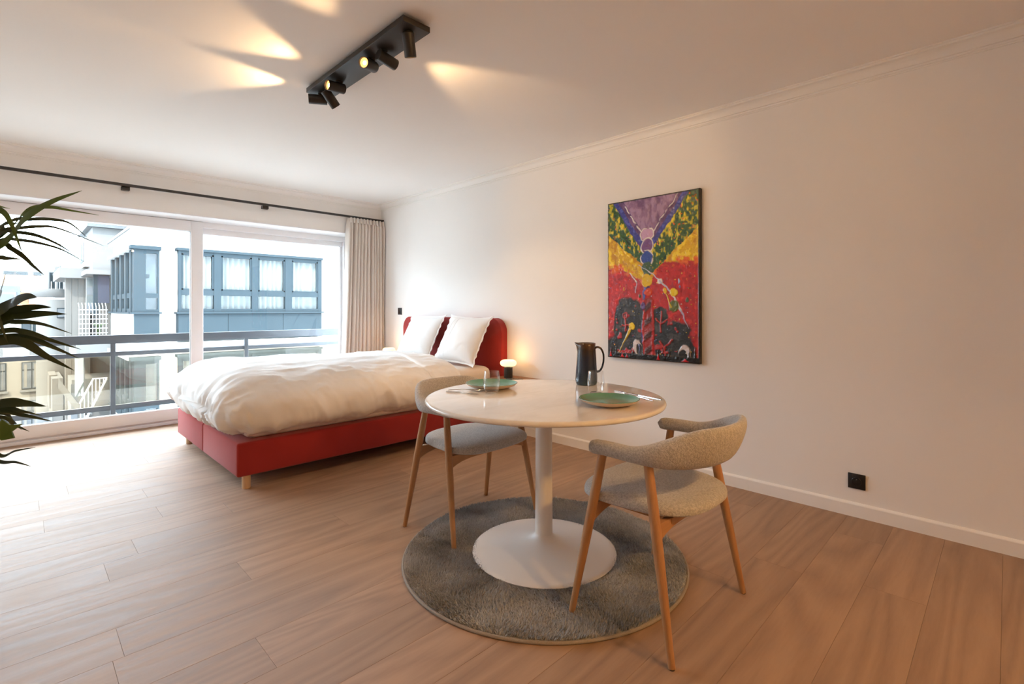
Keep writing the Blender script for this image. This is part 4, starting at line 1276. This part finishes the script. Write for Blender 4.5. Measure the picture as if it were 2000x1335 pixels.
# ------------------------------------------------------------------ balcony
M['concrete'] = mat('pale_concrete', (0.1890, 0.1843, 0.1733), .9, var=.08, scale=3, bump=.2, bscale=30)
M['railgrey'] = mat('grey_painted_rail', (.064, .069, .081), .45, var=.05, scale=6)
M['paving'] = mat('pale_balcony_tile', (.22, .215, .205), .7, var=.05, scale=4)
slab = box('balcony_slab', (-3.2, YO, -.32), (4.2, 6.92, -.14), M['paving'])
tag(slab, 'concrete balcony slab outside the window', 'balcony', kind='structure')
added_sky_slab = box('balcony_slab', (-3.2, YO, 2.52), (4.2, 6.92, 2.70), M['concrete'])  # unseen overhead slab, added to keep high sky light off floor and wall
tag(added_sky_slab, 'added unseen concrete slab above the window, cutting high sky light', 'balcony', kind='structure')
rl = thing('balcony_railing', 'grey balcony railing with bronze glass panels outside the window', 'railing', (1.385, 6.8, -.14))
def rbox(n, a, b, m, bev=.003): return box(n, (a[0] - 1.385, a[1] - 6.8, a[2] + .14), (b[0] - 1.385, b[1] - 6.8, b[2] + .14), m, rl, bev)
rbox('top_rail', (-3.2, 6.77, .768), (4.2, 6.83, .860), M['railgrey'])
rbox('middle_rail', (-3.2, 6.78, .634), (4.2, 6.82, .680), M['railgrey'])
rbox('bottom_rail', (-3.2, 6.78, .056), (4.2, 6.82, .108), M['railgrey'])
posts = [-3.217 + 1.315 * k for k in range(6)]
for x in posts:
    rbox('post', (x - .022, 6.765, -.14), (x + .022, 6.81, .770), M['railgrey'])
for a, b in zip(posts, posts[1:]):
    rbox('glass_panel', (a + .024, 6.797, .100), (b - .024, 6.803, .640), M['bronze'], 0)

# ------------------------------------------------------------------ the street outside
GZ = -9.2
M['asphalt'] = mat('street_asphalt', (.28, .275, .27), .95, var=.1, scale=1)
st = box('street', (-25, 6.0, GZ - .3), (40, 75, GZ), M['asphalt'])
tag(st, 'grey street far below the balcony', 'street', kind='structure')
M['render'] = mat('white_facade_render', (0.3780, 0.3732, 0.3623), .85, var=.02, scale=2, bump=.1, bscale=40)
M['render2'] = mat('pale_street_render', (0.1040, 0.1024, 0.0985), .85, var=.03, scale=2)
M['bay'] = mat('slate_blue_bay_paint', (0.0212, 0.0292, 0.0338), .8, spec=.04, var=.04, scale=2)
M['drape'] = fabric('cream_drape_cloth', (0.1182, 0.1118, 0.0993), (0.1497, 0.1418, 0.1276), scale=60, bump=.1)
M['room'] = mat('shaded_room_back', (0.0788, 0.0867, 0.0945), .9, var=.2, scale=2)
M['wpane'] = pane('facade_window_glass', (.90, .94, .95), .02)
M['zinc'] = mat('zinc_cornice', (0.0504, 0.0536, 0.0552), .5, var=.1, scale=5)

cb = thing('corner_building', 'white corner building with slate-blue bay windows across the street', 'building', (2.35, 17.3, GZ))
def cbox(n, a, b, m, parent=None, bev=0): return box(n, (a[0] - 2.35, a[1] - 17.3, a[2] - GZ), (b[0] - 2.35, b[1] - 17.3, b[2] - GZ), m, parent or cb, bev)
cbox('wall', (2.35, 17.3, GZ), (15, 21.85, 3.26), M['render'])
cor = cbox('cornice', (2.22, 17.16, 3.26), (15, 21.85, 3.36), M['render'])
cbox('gutter', (2.18, 17.12, 3.36), (15, 21.85, 3.43), M['zinc'], cor)
cbox('set_back_storey', (3.1, 18.4, 3.43), (15, 21.85, 5.2), M['render'])

def drape_mesh(n, x0, x1, y, z0, z1, parent, seed):
    k = 60
    s_ = np.linspace(0, 1, k)
    ph_ = s_ * random.uniform(4.5, 6) + .5 * vnoise(np.stack([s_ * 4, s_ * 0 + seed, s_ * 0], -1))
    yy = y + .045 * np.sin(2 * PI * ph_)
    X = np.stack([x0 + (x1 - x0) * s_] * 2, 0); Y_ = np.stack([yy, yy], 0); Z_ = np.stack([np.full(k, z0), np.full(k, z1)], 0)
    o = grid_mesh(n, X - 2.35, Y_ - 17.3, Z_ - GZ, M['drape'], parent, wrap=False)
    md = o.modifiers.new('thick', 'SOLIDIFY'); md.thickness = .01
    return o

for k in range(3):
    dz_ = -3.10 * k
    def zb(z): return z + dz_
    bx0, bx1 = 3.307, 7.551
    bay = cbox('bay_window', (bx0, 17.0, zb(.20)), (bx1, 17.28, zb(1.0)), M['bay'])
    for a, b in ((bx0 + .0, 4.60), (4.615, 6.24), (6.255, bx1)):
        cbox('spandrel_panel', (a + .005, 16.985, zb(.235)), (b - .005, 17.0, zb(.985)), M['bay'], bay)
    cbox('sill', (bx0 - .05, 16.90, zb(1.0)), (bx1 + .05, 17.28, zb(1.05)), M['bay'], bay)
    cbox('head_trim', (bx0 - .03, 16.94, zb(2.84)), (bx1 + .03, 17.28, zb(2.915)), M['bay'], bay)
    cbox('head_beam', (bx0, 17.0, zb(2.76)), (bx1, 17.1, zb(2.84)), M['bay'], bay)
    cbox('transom', (bx0, 17.0, zb(1.545)), (bx1, 17.1, zb(1.70)), M['bay'], bay)
    cbox('bottom_beam', (bx0, 17.0, zb(1.05)), (bx1, 17.1, zb(1.145)), M['bay'], bay)
    cbox('ledge', (bx0 - .12, 16.86, zb(.03)), (bx1 + .12, 17.3, zb(.17)), M['render'], bay)
    for a, b in ((3.307, 3.385), (4.224, 4.418), (5.288, 5.471), (6.315, 6.532), (7.423, 7.551)):
        cbox('mullion', (a, 16.985, zb(1.05)), (b, 17.1, zb(2.84)), M['bay'], bay)
    for i, (a, b) in enumerate(((3.385, 4.224), (4.418, 5.288), (5.471, 6.315), (6.532, 7.423))):
        for z0, z1, ins in ((1.145, 1.545, .0), (1.70, 2.76, .045)):
            if ins:
                for e0, e1, f0, f1 in ((a, a + .05, z0, z1), (b - .05, b, z0, z1), (a, b, z0, z0 + .04), (a, b, z1 - .04, z1)):
                    cbox('casement', (e0, 17.01, zb(f0)), (e1, 17.05, zb(f1)), M['bay'], bay)
            cbox('window_pane', (a, 17.058, zb(z0)), (b, 17.064, zb(z1)), M['wpane'], bay)
        drape_mesh('drape', a - .05, b + .05, 17.20, zb(1.10), zb(2.78), bay, i + k * 5)
    # corner bay: short front, long side
    cby = cbox('corner_bay', (2.28, 17.02, zb(.20)), (2.865, 17.29, zb(1.0)), M['bay'])
    cbox('side_panel', (2.27, 17.05, zb(.20)), (2.345, 21.6, zb(1.0)), M['render'], cby)
    cbox('sill', (2.22, 16.94, zb(1.0)), (2.91, 17.29, zb(1.05)), M['bay'], cby)
    cbox('sill', (2.20, 17.29, zb(1.0)), (2.345, 21.7, zb(1.05)), M['bay'], cby)
    cbox('head_trim', (2.20, 16.94, zb(2.80)), (2.90, 17.29, zb(2.90)), M['bay'], cby)
    cbox('head_trim', (2.18, 17.29, zb(2.80)), (2.345, 21.7, zb(2.90)), M['render'], cby)
    cbox('corner_post', (2.28, 17.02, zb(1.05)), (2.55, 17.29, zb(2.80)), M['bay'], cby)
    cbox('mullion', (2.815, 17.02, zb(1.05)), (2.865, 17.29, zb(2.80)), M['bay'], cby)
    cbox('transom', (2.55, 17.02, zb(1.45)), (2.815, 17.1, zb(1.58)), M['bay'], cby)
    cbox('bottom_beam', (2.55, 17.02, zb(1.05)), (2.815, 17.1, zb(1.13)), M['bay'], cby)
    cbox('head_beam', (2.55, 17.02, zb(2.70)), (2.815, 17.1, zb(2.80)), M['bay'], cby)
    cbox('room_back', (2.55, 17.26, zb(1.05)), (2.815, 17.297, zb(2.80)), M['room'], cby)
    cbox('window_pane', (2.55, 17.06, zb(1.58)), (2.815, 17.066, zb(2.70)), M['wpane'], cby)
    cbox('window_pane', (2.55, 17.06, zb(1.13)), (2.815, 17.066, zb(1.45)), M['wpane'], cby)
    cbox('transom', (2.285, 17.29, zb(1.45)), (2.345, 21.6, zb(1.60)), M['bay'], cby)
    cbox('bottom_beam', (2.285, 17.29, zb(1.05)), (2.345, 21.6, zb(1.15)), M['bay'], cby)
    for ya, yb_ in ((17.42, 17.70), (18.35, 18.65), (19.3, 19.62), (20.3, 20.65), (21.3, 21.6)):
        cm = cbox('column', (2.26, ya, zb(1.05)), (2.345, yb_, zb(2.80)), M['bay'], cby)
    for ya, yb_ in ((17.29, 17.42), (17.70, 18.35), (18.65, 19.3), (19.62, 20.3), (20.65, 21.3)):
        cbox('window_pane', (2.318, ya, zb(1.15)), (2.324, yb_, zb(2.80)), M['wpane'], cby)

# --- terraced building further down the street
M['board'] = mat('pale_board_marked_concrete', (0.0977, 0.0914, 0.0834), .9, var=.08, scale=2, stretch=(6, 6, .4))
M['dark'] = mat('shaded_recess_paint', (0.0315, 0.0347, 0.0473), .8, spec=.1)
M['whitep'] = mat('white_painted_metal', (0.3780, 0.3780, 0.3780), .5)
tb = thing('terrace_building', 'pale terraced building with glass balconies behind the corner building', 'building', (2.0, 25.0, GZ))
def tbox(n, a, b, m, parent=None, bev=0): return box(n, (a[0] - 2.0, a[1] - 25.0, a[2] - GZ), (b[0] - 2.0, b[1] - 25.0, b[2] - GZ), m, parent or tb, bev)
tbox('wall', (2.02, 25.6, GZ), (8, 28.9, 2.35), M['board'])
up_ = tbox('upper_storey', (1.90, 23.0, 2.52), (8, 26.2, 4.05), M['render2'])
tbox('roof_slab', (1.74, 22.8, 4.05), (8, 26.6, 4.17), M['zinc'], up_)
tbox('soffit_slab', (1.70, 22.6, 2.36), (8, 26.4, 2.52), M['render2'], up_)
sv = tbox('service_box', (1.76, 24.0, 2.70), (1.90, 25.2, 3.70), M['concrete'], up_)
for i in range(6): tbox('louvre', (1.735, 24.1 + i * .18, 2.9), (1.76, 24.2 + i * .18, 3.6), M['zinc'], up_)
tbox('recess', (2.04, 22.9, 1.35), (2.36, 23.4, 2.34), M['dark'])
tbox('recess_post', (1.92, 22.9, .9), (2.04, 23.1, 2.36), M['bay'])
bal = tbox('balcony_slab', (1.10, 24.6, 2.30), (1.90, 29.0, 2.66), M['render2'])
for i in range(4):
    tbox('glass_panel', (1.125, 24.7 + i * 1.05, 2.66), (1.135, 25.7 + i * 1.05, 3.86), M['clearp'], bal)
    tbox('glass_post', (1.12, 24.66 + i * 1.05, 2.66), (1.15, 24.70 + i * 1.05, 3.95), M['zinc'], bal)
tbox('glass_panel', (1.14, 24.64, 2.66), (1.74, 24.65, 3.86), M['clearp'], bal)
for i in range(4):
    tbox('concrete_panel', (1.30 + i * .18, 25.2, -5.5), (1.472 + i * .18, 25.6, 2.30), M['board'])
w_ = tbox('window', (1.80, 23.9, 1.0), (2.03, 24.0, 2.30), M['render2'])
for i in range(4): tbox('pane', (1.82, 23.88, 1.04 + i * .31), (2.01, 23.9, 1.32 + i * .31), M['wpane' if i % 2 else 'room'], w_)
tbox('terrace_parapet', (1.40, 21.9, -.30), (2.30, 22.1, .06), M['render2'])
tbox('terrace_slab', (1.40, 21.9, -.5), (2.40, 25.2, -.30), M['render2'])

# white trellis on the terrace
tl = thing('garden_trellis', 'white lattice trellis on the terrace across the street', 'trellis', (1.85, 22.3, .06))
for i in range(9):
    tube('upright', [(-.36 + i * .09, 0, 0), (-.36 + i * .09, 0, 1.15), (-.36 + i * .09, .25, 1.28)], .012, M['whitep'], tl, 5)
for j in range(7):
    box('crossbar', (-.38, -.012, .08 + j * .16), (.40, .012, .104 + j * .16), M['whitep'], tl)
M['shrub'] = mat('terrace_shrub', (0.0552, 0.0867, 0.0284), .8, var=.4, scale=30)
sb = thing('terrace_plant', 'small green plant behind the white trellis', 'plant', (2.05, 22.7, .06))
for i in range(14):
    a = random.uniform(0, 2 * PI); L_ = random.uniform(.1, .22)
    bm = bmesh.new(); leaf_bm(bm, [(0, 0, .1), (math.cos(a) * L_ * .5, math.sin(a) * L_ * .5, .55), (math.cos(a) * L_, math.sin(a) * L_, .5)], .06)
    bmobj('leaf', bm, M['shrub'], sb, True, 50)

# outdoor stair down to a lower roof
sr = thing('outdoor_stair', 'white outdoor stair with railing on the lower roofs', 'stair', (1.6, 22.5, -3.0))
for i in range(11):
    box('step', (-.05 + i * .055, -.35, .10 + i * .14), (.06 + i * .055, .35, .14 + i * .14), M['render2'], sr)
tube('stringer', [(-.08, -.37, .05), (.60, -.37, 1.72)], .035, M['whitep'], sr, 6)
tube('handrail', [(-.10, -.37, .95), (.25, -.37, 1.75), (.62, -.37, 1.75)], .028, M['whitep'], sr, 6)
for i in range(7): tube('baluster', [(-.08 + i * .10, -.37, .12 + i * .24), (-.08 + i * .10, -.37, 1.0 + min(i, 3.4) * .22)], .014, M['whitep'], sr, 5)
lr = thing('low_roofs', 'cream parapets and lower roofs in the courtyard', 'building', (1.2, 25, GZ))
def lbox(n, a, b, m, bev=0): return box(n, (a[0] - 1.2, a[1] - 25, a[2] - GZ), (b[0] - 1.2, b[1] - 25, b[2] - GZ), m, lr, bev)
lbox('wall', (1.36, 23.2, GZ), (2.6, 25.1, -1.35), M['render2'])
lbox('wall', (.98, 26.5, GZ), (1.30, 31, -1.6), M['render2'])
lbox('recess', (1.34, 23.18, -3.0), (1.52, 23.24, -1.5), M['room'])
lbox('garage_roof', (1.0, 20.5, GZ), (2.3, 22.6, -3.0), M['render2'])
prism('ramp_wall', [(1.02 - 1.2, -1.25 - GZ), (1.62 - 1.2, -2.35 - GZ), (1.70 - 1.2, -2.35 - GZ), (1.70 - 1.2, -2.85 - GZ), (1.02 - 1.2, -1.60 - GZ)], 23.0 - 25, 23.18 - 25, 'y', M['render2'], lr)
lbox('screen', (1.42, 22.9, -1.9), (1.66, 22.94, -.55), M['clearp'])
lbox('screen_post', (1.655, 22.88, -2.6), (1.685, 22.94, .1), M['room'])
lbox('block', (.93, 27.5, -2.9), (1.16, 29.5, -1.55), M['board'])

# --- rounded balcony house
rb = thing('rounded_balcony_house', 'cream house with a rounded top balcony down the street', 'building', (1.25, 30.0, GZ))
lathe('tower', [(0, 0), (.66, 0), (.66, 1.55 - GZ), (0, 1.55 - GZ)], M['render2'], rb, 32)
lathe('balcony_slab', [(0, 1.66 - GZ), (.70, 1.66 - GZ), (.86, 1.84 - GZ), (.88, 2.0 - GZ), (0, 2.0 - GZ)], M['render2'], rb, 32)
for i in range(20):
    a = PI + PI * i / 19
    tube('baluster', [(.80 * math.cos(a), .80 * math.sin(a), 2.0 - GZ), (.80 * math.cos(a), .80 * math.sin(a), 2.32 - GZ)], .012, M['whitep'], rb, 5)
box('attic', (-.30, -.2, 2.0 - GZ), (.6, 1.5, 2.85 - GZ), M['render2'], rb)
for i in range(3):
    wv = box('window', (-.24 + i * .27, -.215, 2.05 - GZ), (-.06 + i * .27, -.2, 2.75 - GZ), M['bay'], rb); box('pane', (-.22 + i * .27, -.222, 2.1 - GZ), (-.08 + i * .27, -.215, 2.7 - GZ), M['wpane'], wv)
wv = box('window', (-.02, -.69, .75 - GZ), (.26, -.62, 1.18 - GZ), M['bay'], rb); box('pane', (0, -.70, .79 - GZ), (.24, -.69, 1.14 - GZ), M['room'], wv)

# --- house facing us at the left, orange roof and grey dormer
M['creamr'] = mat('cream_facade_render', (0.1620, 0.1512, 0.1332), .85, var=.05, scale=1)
M['steelw'] = mat('dark_steel_window', (0.0347, 0.0410, 0.0441), .6, spec=.1)
M['tiles'] = mat('orange_roof_tile', (0.2363, 0.0977, 0.0347), .8, var=.2, scale=12, bump=.5, bscale=30)
M['slate'] = mat('grey_dormer_cladding', (0.0662, 0.0788, 0.0882), .6, var=.08, scale=3)
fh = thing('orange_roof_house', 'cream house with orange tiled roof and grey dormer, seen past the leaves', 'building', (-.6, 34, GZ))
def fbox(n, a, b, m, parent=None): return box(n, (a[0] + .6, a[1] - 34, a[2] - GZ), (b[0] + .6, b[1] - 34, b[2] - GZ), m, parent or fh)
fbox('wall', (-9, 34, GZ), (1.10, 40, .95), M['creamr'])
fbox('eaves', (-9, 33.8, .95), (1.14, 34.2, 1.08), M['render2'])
rf = prism('roof', [(34 - 34, 1.08 - GZ), (38.5 - 34, 3.0 - GZ), (38.5 - 34, 1.08 - GZ)], -9 + .6, 1.10 + .6, 'x', M['tiles'], fh)
dm = fbox('dormer', (-3.0, 34.6, 1.15), (.12, 38, 2.28), M['slate'])
fbox('dormer_frame', (-2.4, 34.56, 1.16), (-.02, 34.6, 1.98), M['render2'], dm); fbox('dormer_pane', (-2.2, 34.54, 1.22), (-.13, 34.56, 1.86), M['slate'], dm)
for x0, z0 in ((.17, 2.06), (.30, 1.98), (.46, 2.08)):
    o = lathe('vent_pipe', [(0, 0), (.05, 0), (.05, .10), (0, .10)], M['whitep'], rf, 12, cx=x0 + .6, cy=36.2 - 34); o.location.z = 1.98 - GZ
sk_ = fbox('skylight', (.42, 34.7, 1.3), (.72, 35.4, 1.72), M['render2'], rf)
for col_x, wd in ((-.78, .42), (.159, .74), (-1.9, .74), (-3.0, .74)):
    for z0, z1 in ((-2.79, -1.46), (-5.16, -3.35), (-7.6, -5.9)):
        wv = fbox('window', (col_x, 33.97, z0), (col_x + wd, 34.01, z1), M['steelw'])
        n_ = 2
        for i in range(n_):
            a_ = col_x + .03 + i * (wd - .03) / n_; b_ = a_ + (wd - .03) / n_ - .04
            fbox('pane', (a_, 33.955, z0 + .05), (b_, 33.97, z0 + (z1 - z0) * .68), M['room'], wv); fbox('pane', (a_, 33.955, z0 + (z1 - z0) * .73), (b_, 33.97, z1 - .04), M['room'], wv)
            fbox('net_curtain', (a_ + .06, 33.950, z0 + .1), (a_ + (b_ - a_) * .5, 33.955, z1 - .1), M['drape'], wv)
        fbox('sill', (col_x - .06, 33.86, z0 - .12), (col_x + wd + .06, 34.0, z0 - .03), M['render2'], wv)
    for z0, z1 in ((-3.33, -2.93), (-1.42, -.75)):
        fbox('relief_panel', (col_x + wd * .38, 33.98, z0), (col_x + wd * .68, 34.0, z1), M['board'])
for a, b, m_ in ((-3.2, -2.6, 'room'), (-1.9, -1.4, 'room'), (-.85, -.45, 'wpane'), (.159, .50, 'steelw'), (.55, .885, 'wpane')):
    wv = fbox('window', (a, 33.97, -.32), (b, 34.01, .45), M['bay']); fbox('pane', (a + .03, 33.955, -.28), (b - .03, 33.97, .41), M[m_], wv)

ph_ = thing('penthouse_block', 'white rooftop storey with wide windows above the orange roof', 'building', (-.6, 42, 2.4))
box('wall', (-6, 0, -2), (1.80, 4, 1.38), M['render2'], ph_)
for a, b in ((-1.4, -.3), (.05, .50), (.55, 1.05), (1.32, 1.66)):
    wv = box('window', (a, -.03, .45), (b, .02, 1.0), M['zinc'], ph_); box('pane', (a + .03, -.05, .49), (b - .03, -.03, .96), M['wpane'], wv)
for i in range(4): lathe('roof_dome', [(0, .16), (.09, .13), (.14, .04), (.15, 0), (0, 0)][::-1], M['zinc'], ph_, 16, cx=.15 + i * .34, cy=1.0).location = (0, 0, 1.38)
tw = thing('distant_tower', 'hazy pale apartment block in the far distance', 'building', (3.3, 60, GZ))
box('wall', (-.9, 0, 0), (1.3, 4, 5.6 - GZ), M['render2'], tw)
box('roof_storey', (-.5, .2, 5.6 - GZ), (1.3, 3, 6.2 - GZ), M['concrete'], tw)
for i in range(3):
    for j in range(3):
        wv = box('window', (-.6 + i * .55, -.04, 3.9 - GZ + j * .55), (-.25 + i * .55, .02, 4.25 - GZ + j * .55), M['slate'], tw)

# --- unseen building added left of the view to block low-angle sky light
nb = thing('added_sky_blocker', 'added unseen white building block screening low sky, left of the gap', 'building', (-12, 17.3, GZ))
box('wall', (-10, 0, 0), (8.2, 6, 3.9 - GZ), M['render'], nb)
box('cornice', (-10.1, -.15, 3.9 - GZ), (8.3, 6, 4.05 - GZ), M['render'], nb)
for k in range(4):
    for i in range(7):
        x = -9.2 + i * 2.5; z = 1.1 - GZ - 3.1 * k
        if z < 0: continue
        wv = box('window', (x, -.04, z), (x + 1.3, .02, z + 1.6), M['bay'], nb)
        box('pane', (x + .06, -.06, z + .06), (x + .62, -.04, z + 1.54), M['room'], wv)
        box('pane', (x + .68, -.06, z + .06), (x + 1.24, -.04, z + 1.54), M['room'], wv)
        box('sill', (x - .08, -.16, z - .08), (x + 1.38, 0, z), M['render'], wv)
